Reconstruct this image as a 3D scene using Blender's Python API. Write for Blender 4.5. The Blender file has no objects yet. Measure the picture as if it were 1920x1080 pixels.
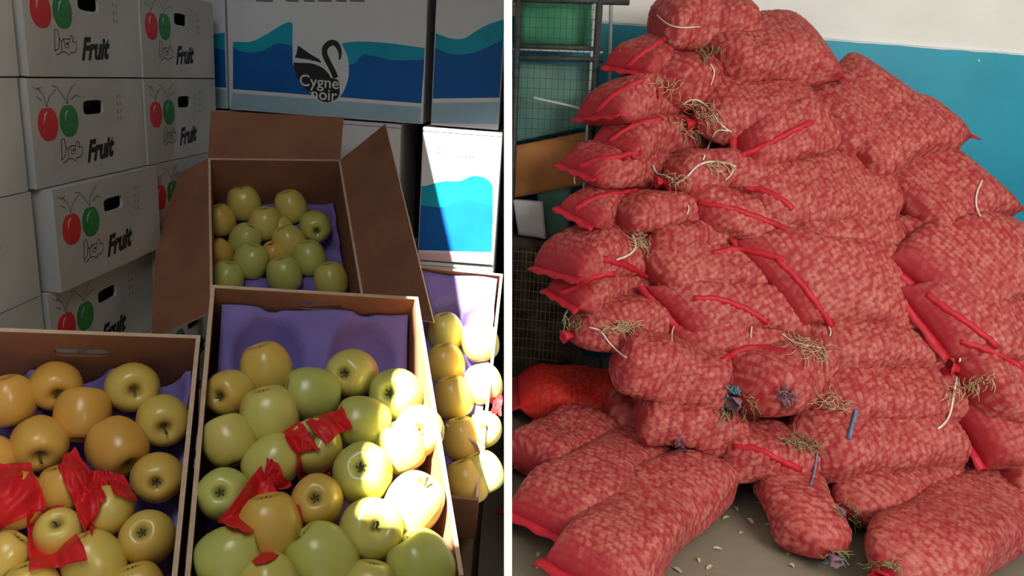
import bpy, bmesh, math, random
import numpy as np
from mathutils import Vector, Matrix, Euler
from mathutils.bvhtree import BVHTree
from mathutils import noise as mn

random.seed(7)
rng = np.random.default_rng(7)
S = bpy.context.scene
COL = S.collection
V = Vector

# ------------------------------------------------------------------ camera
PITCH, ROLL, FPX = math.radians(15.6), math.radians(4.4), 1400.0
CAM = V((0, 0, 1.45))
FW = V((0, math.cos(PITCH), -math.sin(PITCH)))
_r0, _u0 = V((1, 0, 0)), V((0, math.sin(PITCH), math.cos(PITCH)))
RT = math.cos(ROLL) * _r0 + math.sin(ROLL) * _u0
UP = -math.sin(ROLL) * _r0 + math.cos(ROLL) * _u0
cd = bpy.data.cameras.new('camera')
cam = bpy.data.objects.new('camera', cd)
COL.objects.link(cam)
m = Matrix((RT, UP, -FW)).transposed().to_4x4()
m.translation = CAM
cam.matrix_world = m
cd.sensor_width = 36
cd.lens = FPX / 1920 * 36
cd.clip_start = 0.02
S.camera = cam

# ------------------------------------------------------------------ world, sun, lamps, exposure
S.view_settings.view_transform = 'Standard'
S.view_settings.look = 'None'
S.view_settings.exposure = 0.0
S.view_settings.gamma = 1.0
S.view_settings.use_curve_mapping = False
w = bpy.data.worlds.new('world')
S.world = w
w.use_nodes = True
w.node_tree.nodes['Background'].inputs[0].default_value = (0.80, 0.90, 1.0, 1)
w.node_tree.nodes['Background'].inputs[1].default_value = 0.36

def look(o, d):
    o.rotation_euler = V(d).to_track_quat('-Z', 'Y').to_euler()

SUN_DIR = V((.28, .48, -.83)).normalized()
ld = bpy.data.lights.new('sun', 'SUN')
ld.energy = 50.0
ld.angle = math.radians(0.6)
ld.color = (1.0, 0.95, 0.86)
sun = bpy.data.objects.new('sun', ld)
COL.objects.link(sun)
look(sun, SUN_DIR)
sun.location = (-3, -4, 8)

def area(name, loc, target, sx, sy, e, col):
    l = bpy.data.lights.new(name, 'AREA')
    l.shape = 'RECTANGLE'
    l.size, l.size_y, l.energy, l.color = sx, sy, e, col
    o = bpy.data.objects.new(name, l)
    COL.objects.link(o)
    o.location = loc
    look(o, V(target) - V(loc))
    return o
area('daylight_from_right_stall_front', (2.4, -.9, 2.5), (1.3, 2.8, .8), 1.7, 1.3, 125, (1.0, .97, .93))
area('fill_lamp_left_stall', (-.30, .25, 2.42), (-.35, 1.2, .9), .4, .9, 10.5, (.95, .97, 1.0))  # added fill lamp under the solid ceiling, brightens the left stall

# ------------------------------------------------------------------ helpers
def at(x, y, Z):                       # a point at depth Z seen at photo position x, y
    return CAM + Z * (RT * (x - 960) / FPX - UP * (y - 540) / FPX + FW)
def ray(x, y):
    return at(x, y, 1) - CAM
def ray_plane(x, y, P, n):
    d = ray(x, y)
    return CAM + d * ((V(P) - CAM).dot(n) / d.dot(n))

def link(name, me, mat=None, parent=None, smooth=False):
    o = bpy.data.objects.new(name, me)
    COL.objects.link(o)
    if mat is not None:
        for mm in (mat if isinstance(mat, (list, tuple)) else [mat]):
            me.materials.append(mm)
    if parent is not None:
        o.parent = parent
    if smooth:
        me.polygons.foreach_set('use_smooth', [True] * len(me.polygons))
    return o
def mesh(name, vs, fs):
    me = bpy.data.meshes.new(name)
    me.from_pydata([tuple(v) for v in vs], [], fs)
    me.update()
    return me
def bm_mesh(name, bm):
    me = bpy.data.meshes.new(name)
    bmesh.ops.recalc_face_normals(bm, faces=bm.faces)
    bm.to_mesh(me)
    bm.free()
    return me
def tag(o, label=None, cat=None, group=None, kind=None):
    if label: o['label'] = label
    if cat: o['category'] = cat
    if group: o['group'] = group
    if kind: o['kind'] = kind
    return o
def empty(name, mw, label, cat, group=None):
    o = bpy.data.objects.new(name, None)
    COL.objects.link(o)
    o.empty_display_size = .05
    o.matrix_world = mw
    return tag(o, label, cat, group)
def add_box(bm, lo, hi, M=None):
    x0, y0, z0 = lo
    x1, y1, z1 = hi
    vs = [V(c) for c in ((x0,y0,z0),(x1,y0,z0),(x1,y1,z0),(x0,y1,z0),(x0,y0,z1),(x1,y0,z1),(x1,y1,z1),(x0,y1,z1))]
    if M is not None: vs = [M @ v for v in vs]
    b = [bm.verts.new(v) for v in vs]
    for f in ((3,2,1,0),(4,5,6,7),(0,1,5,4),(1,2,6,5),(2,3,7,6),(3,0,4,7)):
        bm.faces.new([b[i] for i in f])
    return b
def box_obj(name, lo, hi, mat, parent=None, bev=0.0, M=None):
    bm = bmesh.new()
    add_box(bm, lo, hi, M)
    if bev: bmesh.ops.bevel(bm, geom=bm.edges[:], offset=bev, segments=2, affect='EDGES', profile=.6)
    return link(name, bm_mesh(name, bm), mat, parent)
def tube_geo(pts, r, n=6, r2=None):
    pts = [V(p) for p in pts]
    vs, fs = [], []
    k = len(pts)
    for i, p in enumerate(pts):
        t = (pts[min(i+1, k-1)] - pts[max(i-1, 0)]).normalized()
        a = t.orthogonal().normalized() if i == 0 else (a - t * a.dot(t)).normalized()
        b = t.cross(a)
        rr = r if r2 is None else r + (r2 - r) * i / (k - 1)
        for j in range(n):
            th = 2 * math.pi * j / n
            vs.append(p + (a * math.cos(th) + b * math.sin(th)) * rr)
    for i in range(k - 1):
        for j in range(n):
            fs.append((i*n+j, i*n+(j+1) % n, (i+1)*n+(j+1) % n, (i+1)*n+j))
    fs.append(tuple(range(n-1, -1, -1)))
    fs.append(tuple(range((k-1)*n, k*n)))
    return vs, fs
def tube_obj(name, pts, r, mat, parent=None, n=6, r2=None):
    return link(name, mesh(name, *tube_geo(pts, r, n, r2)), mat, parent, True)
def tubes_obj(name, lines, r, mat, parent=None, n=4, r2=None):
    VS, FS = [], []
    for pts in lines:
        vs, fs = tube_geo(pts, r, n, r2)
        o = len(VS)
        VS += vs
        FS += [tuple(i + o for i in f) for f in fs]
    return link(name, mesh(name, VS, FS), mat, parent, True)
def spline(pts, n=6):                  # catmull-rom through points
    P = [V(p) for p in pts]
    P = [2*P[0]-P[1]] + P + [2*P[-1]-P[-2]]
    out = []
    for i in range(1, len(P) - 2):
        for k in range(n):
            t = k / n
            a, b, c, d = P[i-1], P[i], P[i+1], P[i+2]
            out.append(.5*((2*b) + (c-a)*t + (2*a-5*b+4*c-d)*t*t + (3*b-a-3*c+d)*t**3))
    out.append(P[-2])
    return out

# ------------------------------------------------------------------ materials
def newmat(name):
    mt = bpy.data.materials.new(name)
    mt.use_nodes = True
    nt = mt.node_tree
    return mt, nt, nt.nodes['Principled BSDF']
def nd(nt, t, **k):
    n = nt.nodes.new(t)
    for a, b in k.items(): setattr(n, a, b)
    return n
def rgba(c): return (c[0], c[1], c[2], 1)
def ramp(nt, fac, stops):
    n = nd(nt, 'ShaderNodeValToRGB')
    e = n.color_ramp.elements
    while len(e) < len(stops): e.new(.5)
    for i, (p, c) in enumerate(stops):
        e[i].position = p
        e[i].color = rgba(c)
    nt.links.new(fac, n.inputs[0])
    return n.outputs[0]
def noise_tex(nt, scale, detail=4, vec='Object', rough=.55):
    tc = nd(nt, 'ShaderNodeTexCoord')
    n = nd(nt, 'ShaderNodeTexNoise')
    n.inputs['Scale'].default_value = scale
    n.inputs['Detail'].default_value = detail
    n.inputs['Roughness'].default_value = rough
    nt.links.new(tc.outputs[vec], n.inputs['Vector'])
    return n.outputs['Fac']
def bump(nt, b, h, strength, dist=.01):
    n = nd(nt, 'ShaderNodeBump')
    n.inputs['Strength'].default_value = strength
    n.inputs['Distance'].default_value = dist
    nt.links.new(h, n.inputs['Height'])
    nt.links.new(n.outputs[0], b.inputs['Normal'])
def mottled(name, c1, c2, scale=12, rough=.8, bmp=.15, detail=5, vec='Object', bscale=None, spec=.3):
    mt, nt, b = newmat(name)
    f = noise_tex(nt, scale, detail, vec)
    nt.links.new(ramp(nt, f, [(.3, c1), (.7, c2)]), b.inputs['Base Color'])
    b.inputs['Roughness'].default_value = rough
    b.inputs['Specular IOR Level'].default_value = spec
    if bmp: bump(nt, b, noise_tex(nt, bscale or scale * 6, 3, vec), bmp, .004)
    return mt
M = {}
M['cardboard'] = mottled('cardboard', (.25, .105, .055), (.34, .15, .08), 9, .85, .2)
M['cardboard_edge'] = mottled('cardboard_edge', (.55, .38, .24), (.68, .48, .32), 60, .9, .3)
M['white_card'] = mottled('white_card', (.40, .385, .355), (.53, .51, .47), 5, .6, .08)
M['cygne_card'] = mottled('cygne_card', (.66, .66, .66), (.76, .76, .76), 4, .55, .06)
M['hole_shade'] = mottled('hole_shade', (.05, .03, .02), (.09, .05, .03), 20, .9, 0)  # dark colour standing for the shade inside the hand holes
M['ink_black'] = mottled('ink_black', (.012, .014, .012), (.03, .03, .028), 30, .6, 0)
M['ink_white'] = mottled('ink_white', (.72, .72, .72), (.78, .78, .78), 30, .6, 0)
M['ink_grey'] = mottled('ink_grey', (.16, .16, .17), (.24, .24, .25), 60, .7, 0)
M['ink_red'] = mottled('ink_red', (.55, .02, .025), (.72, .045, .05), 18, .45, 0)
M['ink_green'] = mottled('ink_green', (.02, .16, .04), (.05, .27, .07), 18, .45, 0)
M['ink_navy'] = mottled('ink_navy', (.0, .09, .34), (.004, .13, .44), 5, .5, 0)
M['ink_cyan'] = mottled('ink_cyan', (.0, .30, .42), (.005, .42, .55), 6, .5, 0)
M['ink_pale'] = mottled('ink_pale', (.30, .46, .55), (.38, .56, .64), 5, .5, 0)
M['ink_pink'] = mottled('ink_pink', (.72, .42, .42), (.8, .5, .48), 5, .5, 0)
M['tray'] = mottled('purple_pulp', (.19, .14, .40), (.25, .19, .50), 14, .8, .25)
M['tissue'] = mottled('red_tissue', (.62, .01, .018), (.78, .03, .03), 10, .45, .35, bscale=40)
M['stem'] = mottled('apple_stem', (.07, .045, .015), (.16, .10, .03), 60, .8, 0)
M['calyx'] = mottled('apple_calyx', (.05, .05, .02), (.12, .11, .04), 60, .9, 0)
M['white_paint'] = mottled('white_paint', (.84, .84, .84), (.88, .88, .87), 3, .6, .02)
M['grey_wall'] = mottled('shed_wall', (.10, .10, .10), (.17, .165, .16), 3, .9, .2)
M['roof'] = mottled('shed_ceiling', (.12, .12, .12), (.18, .175, .17), 2, .9, .1)
M['wood'] = mottled('rough_wood', (.16, .09, .05), (.28, .17, .09), 8, .8, .3)
M['black_metal'] = mottled('dark_metal', (.02, .022, .022), (.05, .055, .05), 20, .5, .1)
M['grey_metal'] = mottled('galvanised_metal', (.30, .33, .32), (.42, .45, .43), 20, .45, .1)
M['green_cloth'] = mottled('green_plastic_sheet', (.03, .15, .08), (.07, .25, .14), 7, .95, .3)
M['teal_cloth'] = mottled('teal_plastic_sheet', (.06, .15, .13), (.14, .26, .22), 6, .95, .3)
M['orange_card'] = mottled('orange_board', (.26, .10, .025), (.42, .18, .06), 6, .8, .2)
M['sheet_white'] = mottled('pale_sheet', (.40, .41, .41), (.55, .55, .55), 6, .8, .2)
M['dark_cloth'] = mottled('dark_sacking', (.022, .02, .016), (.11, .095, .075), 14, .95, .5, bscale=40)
M['dry'] = mottled('dry_onion_tops', (.38, .26, .13), (.62, .46, .26), 60, .9, .2)
M['dry_green'] = mottled('greenish_onion_tops', (.16, .17, .07), (.36, .33, .15), 60, .9, .2)
M['string'] = mottled('pale_string', (.62, .50, .42), (.8, .70, .62), 60, .8, 0)
M['blue_string'] = mottled('blue_grey_string', (.10, .14, .24), (.2, .25, .36), 60, .8, 0)
M['blue_tie'] = mottled('blue_green_rag', (.07, .20, .22), (.16, .34, .36), 30, .8, .3)
M['grey_tie'] = mottled('grey_violet_net_end', (.16, .08, .11), (.28, .16, .19), 30, .8, .3)
M['skin'] = mottled('onion_skin', (.40, .34, .20), (.62, .55, .36), 40, .7, .2)

def apple_mat():
    mt, nt, b = newmat('apple_skin')
    oi = nd(nt, 'ShaderNodeObjectInfo')
    at_ = nd(nt, 'ShaderNodeAttribute', attribute_type='OBJECT', attribute_name='warm')
    n1 = noise_tex(nt, 9, 3)
    add = nd(nt, 'ShaderNodeMath', operation='MULTIPLY_ADD')
    nt.links.new(n1, add.inputs[0]); add.inputs[1].default_value = .55
    nt.links.new(at_.outputs['Fac'], add.inputs[2])
    c = ramp(nt, add.outputs[0], [(.15, (.47, .52, .12)), (.45, (.66, .60, .15)), (.75, (.74, .50, .10)), (1.0, (.74, .38, .07))])
    # green-brown russet where the surface dips into the stem cavity
    tc = nd(nt, 'ShaderNodeTexCoord')
    sep = nd(nt, 'ShaderNodeSeparateXYZ')
    nt.links.new(tc.outputs['Object'], sep.inputs[0])
    ax = nd(nt, 'ShaderNodeMath', operation='MULTIPLY'); nt.links.new(sep.outputs[0], ax.inputs[0]); nt.links.new(sep.outputs[0], ax.inputs[1])
    ay = nd(nt, 'ShaderNodeMath', operation='MULTIPLY_ADD'); nt.links.new(sep.outputs[1], ay.inputs[0]); nt.links.new(sep.outputs[1], ay.inputs[1]); nt.links.new(ax.outputs[0], ay.inputs[2])
    rr = nd(nt, 'ShaderNodeMath', operation='SQRT'); nt.links.new(ay.outputs[0], rr.inputs[0])
    mr = nd(nt, 'ShaderNodeMapRange'); mr.inputs[1].default_value = .003; mr.inputs[2].default_value = .0125; mr.inputs[3].default_value = .85; mr.inputs[4].default_value = 0
    nt.links.new(rr.outputs[0], mr.inputs[0])
    mx = nd(nt, 'ShaderNodeMix', data_type='RGBA')
    nt.links.new(mr.outputs[0], mx.inputs[0]); nt.links.new(c, mx.inputs[6]); mx.inputs[7].default_value = (.15, .14, .035, 1)
    # lenticels
    vo = nd(nt, 'ShaderNodeTexVoronoi'); vo.inputs['Scale'].default_value = 130
    nt.links.new(tc.outputs['Object'], vo.inputs['Vector'])
    m2 = nd(nt, 'ShaderNodeMapRange'); m2.inputs[1].default_value = .05; m2.inputs[2].default_value = .14; m2.inputs[3].default_value = .22; m2.inputs[4].default_value = 0
    nt.links.new(vo.outputs['Distance'], m2.inputs[0])
    mx2 = nd(nt, 'ShaderNodeMix', data_type='RGBA')
    nt.links.new(m2.outputs[0], mx2.inputs[0]); nt.links.new(mx.outputs[2], mx2.inputs[6]); mx2.inputs[7].default_value = (.3, .22, .06, 1)
    nt.links.new(mx2.outputs[2], b.inputs['Base Color'])
    b.inputs['Roughness'].default_value = .27
    b.inputs['Specular IOR Level'].default_value = .5
    return mt
M['apple'] = apple_mat()

def sack_mat(name, net, on1, on2, amount):
    mt, nt, b = newmat(name)
    a = nd(nt, 'ShaderNodeAttribute', attribute_name='onion')
    sep = nd(nt, 'ShaderNodeSeparateColor')
    nt.links.new(a.outputs['Color'], sep.inputs[0])
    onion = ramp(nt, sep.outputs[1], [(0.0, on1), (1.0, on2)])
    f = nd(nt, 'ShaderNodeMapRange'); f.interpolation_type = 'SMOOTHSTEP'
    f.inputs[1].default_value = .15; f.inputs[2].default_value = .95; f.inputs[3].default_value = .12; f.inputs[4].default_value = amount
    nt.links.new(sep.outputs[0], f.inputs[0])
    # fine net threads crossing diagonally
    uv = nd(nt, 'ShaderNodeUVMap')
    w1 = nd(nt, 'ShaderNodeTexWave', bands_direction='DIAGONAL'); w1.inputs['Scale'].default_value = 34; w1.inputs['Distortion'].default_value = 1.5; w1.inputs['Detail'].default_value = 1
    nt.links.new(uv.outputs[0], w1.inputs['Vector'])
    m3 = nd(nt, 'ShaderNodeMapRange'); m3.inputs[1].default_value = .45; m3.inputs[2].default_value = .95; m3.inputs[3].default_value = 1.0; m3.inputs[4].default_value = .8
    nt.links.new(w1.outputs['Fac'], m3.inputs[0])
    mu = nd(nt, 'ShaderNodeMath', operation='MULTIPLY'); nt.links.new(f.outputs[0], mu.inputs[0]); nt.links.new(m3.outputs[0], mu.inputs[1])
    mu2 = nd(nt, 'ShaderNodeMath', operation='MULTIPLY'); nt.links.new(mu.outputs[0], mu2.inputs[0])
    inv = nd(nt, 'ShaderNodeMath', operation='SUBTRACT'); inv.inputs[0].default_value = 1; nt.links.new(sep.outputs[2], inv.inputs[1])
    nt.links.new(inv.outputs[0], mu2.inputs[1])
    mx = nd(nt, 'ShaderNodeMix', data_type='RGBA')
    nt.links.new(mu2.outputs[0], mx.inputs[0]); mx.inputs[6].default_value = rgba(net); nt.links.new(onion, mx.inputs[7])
    nt.links.new(mx.outputs[2], b.inputs['Base Color'])
    b.inputs['Roughness'].default_value = .6
    b.inputs['Specular IOR Level'].default_value = .25
    return mt
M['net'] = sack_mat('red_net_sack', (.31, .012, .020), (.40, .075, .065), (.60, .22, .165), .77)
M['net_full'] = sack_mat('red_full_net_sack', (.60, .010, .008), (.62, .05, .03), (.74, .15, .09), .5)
M['seam'] = mottled('red_net_seam', (.40, .008, .018), (.54, .016, .035), 30, .5, .4, bscale=120)

# ------------------------------------------------------------------ the setting
def wall_box(name, lo, hi, mat):
    return tag(box_obj(name, lo, hi, mat), kind='structure')
def floor_mat():
    mt, nt, b = newmat('concrete_floor')
    f = noise_tex(nt, 1.6, 6)
    c = ramp(nt, f, [(.3, (.165, .130, .085)), (.7, (.25, .205, .145))])
    nt.links.new(c, b.inputs['Base Color'])
    b.inputs['Roughness'].default_value = .75
    bump(nt, b, noise_tex(nt, 60, 4), .25, .004)
    return mt
M['floor'] = floor_mat()
wall_box('floor', (-1.5, -1.4, -.1), (3.4, 4.1, 0), M['floor'])

def painted_wall():
    mt, nt, b = newmat('teal_and_white_wall')
    tc = nd(nt, 'ShaderNodeTexCoord')
    sep = nd(nt, 'ShaderNodeSeparateXYZ')
    nt.links.new(tc.outputs['Object'], sep.inputs[0])
    n = noise_tex(nt, 3, 5)
    teal = ramp(nt, n, [(.3, (.008, .27, .39)), (.7, (.018, .34, .46))])
    whit = ramp(nt, n, [(.3, (.74, .71, .65)), (.7, (.84, .81, .75))])
    n2 = noise_tex(nt, 9, 2)
    m1 = nd(nt, 'ShaderNodeMath', operation='MULTIPLY_ADD'); nt.links.new(n2, m1.inputs[0]); m1.inputs[1].default_value = .012; nt.links.new(sep.outputs[2], m1.inputs[2])
    st = nd(nt, 'ShaderNodeMath', operation='GREATER_THAN'); nt.links.new(m1.outputs[0], st.inputs[0]); st.inputs[1].default_value = 1.755
    mx = nd(nt, 'ShaderNodeMix', data_type='RGBA')
    nt.links.new(st.outputs[0], mx.inputs[0]); nt.links.new(teal, mx.inputs[6]); nt.links.new(whit, mx.inputs[7])
    # chips of missing paint
    vo = nd(nt, 'ShaderNodeTexVoronoi'); vo.inputs['Scale'].default_value = 5.5
    nt.links.new(tc.outputs['Object'], vo.inputs['Vector'])
    c = nd(nt, 'ShaderNodeMath', operation='LESS_THAN'); nt.links.new(vo.outputs['Distance'], c.inputs[0]); c.inputs[1].default_value = .075
    mx2 = nd(nt, 'ShaderNodeMix', data_type='RGBA')
    nt.links.new(c.outputs[0], mx2.inputs[0]); nt.links.new(mx.outputs[2], mx2.inputs[6]); mx2.inputs[7].default_value = (.50, .58, .60, 1)
    nt.links.new(mx2.outputs[2], b.inputs['Base Color'])
    b.inputs['Roughness'].default_value = .55
    bump(nt, b, noise_tex(nt, 25, 4), .12, .006)
    return mt
M['teal_wall'] = painted_wall()
WY = 3.92
wall_box('wall_back', (-1.42, WY, 0), (3.4, WY + .12, 2.9), M['teal_wall'])
trim = wall_box('trim_1', (.0, WY - .006, 1.755), (3.4, WY, 1.772), M['white_paint'])
wall_box('wall_right', (3.28, -1.4, 0), (3.4, WY, 2.9), M['teal_wall'])
wall_box('wall_shed_back', (-1.42, 2.80, 0), (-.16, 2.90, 2.5), M['grey_wall'])
wall_box('wall_left', (-1.5, -1.4, 0), (-1.42, 4.04, 2.5), M['grey_wall'])
# partition between the two stalls: a thin white board leaning a little, seen along its raked front edge
def plan(e, t, s):                     # e forward along the view, t up along the board, s across
    return CAM + FW * e + UP * t + RT * s
bm = bmesh.new()
th0, th1 = -.0045, .00003
def zcut(e, z): return (z - (CAM.z + FW.z * e)) / UP.z
E0, E1 = .42, 3.75
prof = [(E0, zcut(E0, 0)), (E1, zcut(E1, 0)), (E1, zcut(E1, 2.46)), (E0, zcut(E0, 2.46))]
a = [bm.verts.new(plan(e, t, th0)) for e, t in prof]
b = [bm.verts.new(plan(e, t, th1)) for e, t in prof]
bm.faces.new(a); bm.faces.new(b[::-1])
for i in range(4): bm.faces.new((a[i], b[i], b[(i+1) % 4], a[(i+1) % 4]))
wp_ = link('wall_partition', bm_mesh('wall_partition', bm), [M['white_paint'], M['grey_wall']])
for p in wp_.data.polygons:              # unseen left side darkened to cut bounced sun; white edge and right side
    if p.normal.dot(RT) < -.8: p.material_index = 1
tag(wp_, kind='structure')
wall_box('wall_light_block_mid', (-.03, -1.4, 0), (.03, -.05, 2.5), M['grey_wall'])  # unseen board added to keep the right stall's light off the left
wall_box('wall_light_block_left', (-1.5, -1.4, 0), (-.75, -1.34, 2.5), M['grey_wall'])  # unseen wall added to narrow the opening and dim the left stall
# ceilings, out of view; the left one has an opening shaped to form the sun patch
gap = [(-.12, -.73, -.50), (.10, -.71, -.49), (.30, -.675, -.48), (.9, -.655, -.47), (1.22, -.75, -.45), (1.54, -.72, -.43)]   # y, left edge, right edge
bm = bmesh.new()
CX0, CX1 = -1.5, -.02
add_box(bm, (CX0, -1.4, 2.5), (CX1, gap[0][0], 2.56))
add_box(bm, (CX0, gap[-1][0], 2.5), (CX1, 4.04, 2.56))
for (ya, la, ra), (yb, lb, rb) in zip(gap, gap[1:]):
    for a0, a1, b0, b1 in ((CX0, la, CX0, lb), (ra, CX1, rb, CX1)):
        q = [bm.verts.new(p) for p in ((a0, ya, 2.5), (a1, ya, 2.5), (b1, yb, 2.5), (b0, yb, 2.5), (a0, ya, 2.56), (a1, ya, 2.56), (b1, yb, 2.56), (b0, yb, 2.56))]
        for f in ((3, 2, 1, 0), (4, 5, 6, 7), (0, 1, 5, 4), (1, 2, 6, 5), (2, 3, 7, 6), (3, 0, 4, 7)): bm.faces.new([q[i] for i in f])
tag(link('ceiling_left', bm_mesh('ceiling_left', bm), M['roof']), kind='structure')
wall_box('ceiling_right', (-.02, -1.4, 2.9), (3.4, 4.04, 2.98), M['white_paint'])
wall_box('trim_2', (-.03, -1.4, 2.5), (.01, 4.04, 2.9), M['roof'])

# ------------------------------------------------------------------ printed shapes on flat faces
def decal(name, pts, mat, parent, off):     # polygon in the x-z face plane of the parent, slightly proud of it
    bm = bmesh.new()
    f = bm.faces.new([bm.verts.new((p[0], -off, p[1])) for p in pts])
    ex = bmesh.ops.extrude_face_region(bm, geom=[f])
    for v in ex['geom']:
        if isinstance(v, bmesh.types.BMVert): v.co.y += off * .9
    bmesh.ops.triangulate(bm, faces=[f for f in bm.faces if len(f.verts) > 4])
    return link(name, bm_mesh(name, bm), mat, parent)
def ellipse(cx, cy, rx, ry, n=28, bump_=0.0):
    out = []
    for i in range(n):
        t = 2*math.pi*i/n
        k = 1 - bump_ * max(0, math.sin(t))**14 - bump_*.5*max(0, -math.sin(t))**14
        out.append((cx + rx*math.cos(t), cy + ry*k*math.sin(t)))
    return out
def ribbon(pts, wd):                    # flat stroke polygon of varying width
    P = [V((p[0], p[1], 0)) for p in pts]
    L, R = [], []
    for i, p in enumerate(P):
        t = (P[min(i+1, len(P)-1)] - P[max(i-1, 0)]).normalized()
        n = V((-t.y, t.x, 0))
        ww = wd[i] if isinstance(wd, (list, tuple)) else wd
        L.append(p + n*ww/2); R.append(p - n*ww/2)
    return [(q.x, q.y) for q in L] + [(q.x, q.y) for q in reversed(R)]
def strokes(name, lines, mat, parent, off):  # several strokes of one printed mark, joined
    bm = bmesh.new()
    for pts, wd in lines:
        poly = ribbon(pts, wd)
        n = len(poly) // 2
        vs = [bm.verts.new((p[0], -off, p[1])) for p in poly]
        for i in range(n - 1):
            bm.faces.new((vs[i], vs[i+1], vs[2*n-2-i], vs[2*n-1-i]))
    return link(name, bm_mesh(name, bm), mat, parent)
def text_mesh(txt, size, shear=0.0, bold=0.0):
    c = bpy.data.curves.new('lettering', 'FONT')
    c.body = txt
    c.size = size
    c.shear = shear
    c.offset = bold
    c.resolution_u = 3
    o = bpy.data.objects.new('lettering', c)
    COL.objects.link(o)
    bpy.context.view_layer.update()
    me = bpy.data.meshes.new_from_object(o.evaluated_get(bpy.context.evaluated_depsgraph_get()))
    bpy.data.objects.remove(o)
    bpy.data.curves.remove(c)
    return me
def text(name, me, mat, parent, x, z, off, rot=0.0, sx=1, sz=1):
    m2 = me.copy()
    m2.materials.clear()
    o = link(name, m2, mat, parent)
    c, s = math.cos(rot), math.sin(rot)
    for v in m2.vertices:
        px, pz = v.co.x*sx, v.co.y*sz
        v.co = (x + px*c - pz*s, -off, z + px*s + pz*c)
    return o
def panel_with_hole(name, wd, ht, th, hole_c, hole_r, mat, parent, M4=None, n=28, pocket=None):
    # panel in x-z, front at y=0, back at y=th, with a rounded slot; hole_r = half sizes
    bm = bmesh.new()
    hp, op = [], []
    for i in range(n):
        t = 2*math.pi*i/n
        c, s = math.cos(t), math.sin(t)
        k = 2/4.5
        hx = hole_r[0]*math.copysign(abs(c)**k, c); hz = hole_r[1]*math.copysign(abs(s)**k, s)
        hp.append((hole_c[0]+hx, hole_c[1]+hz))
        tt = min((wd-hole_c[0])/hx if hx > 1e-9 else (-hole_c[0]/hx if hx < -1e-9 else 1e9), (ht-hole_c[1])/hz if hz > 1e-9 else (-hole_c[1]/hz if hz < -1e-9 else 1e9))
        op.append([hole_c[0]+hx*tt, hole_c[1]+hz*tt])
    for c in ((0, 0), (wd, 0), (wd, ht), (0, ht)):
        k = min(range(n), key=lambda i: (op[i][0]-c[0])**2+(op[i][1]-c[1])**2)
        op[k] = list(c)
    R = [[bm.verts.new((p[0], y, p[1])) for p in L] for y in (0, th) for L in (hp, op)]
    for i in range(n):
        j = (i+1) % n
        bm.faces.new((R[0][i], R[0][j], R[1][j], R[1][i]))
        bm.faces.new((R[2][i], R[3][i], R[3][j], R[2][j]))
        bm.faces.new((R[0][i], R[2][i], R[2][j], R[0][j]))
        bm.faces.new((R[1][i], R[1][j], R[3][j], R[3][i]))
    if M4 is not None: bmesh.ops.transform(bm, matrix=M4, verts=bm.verts)
    return link(name, bm_mesh(name, bm), mat, parent)

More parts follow.
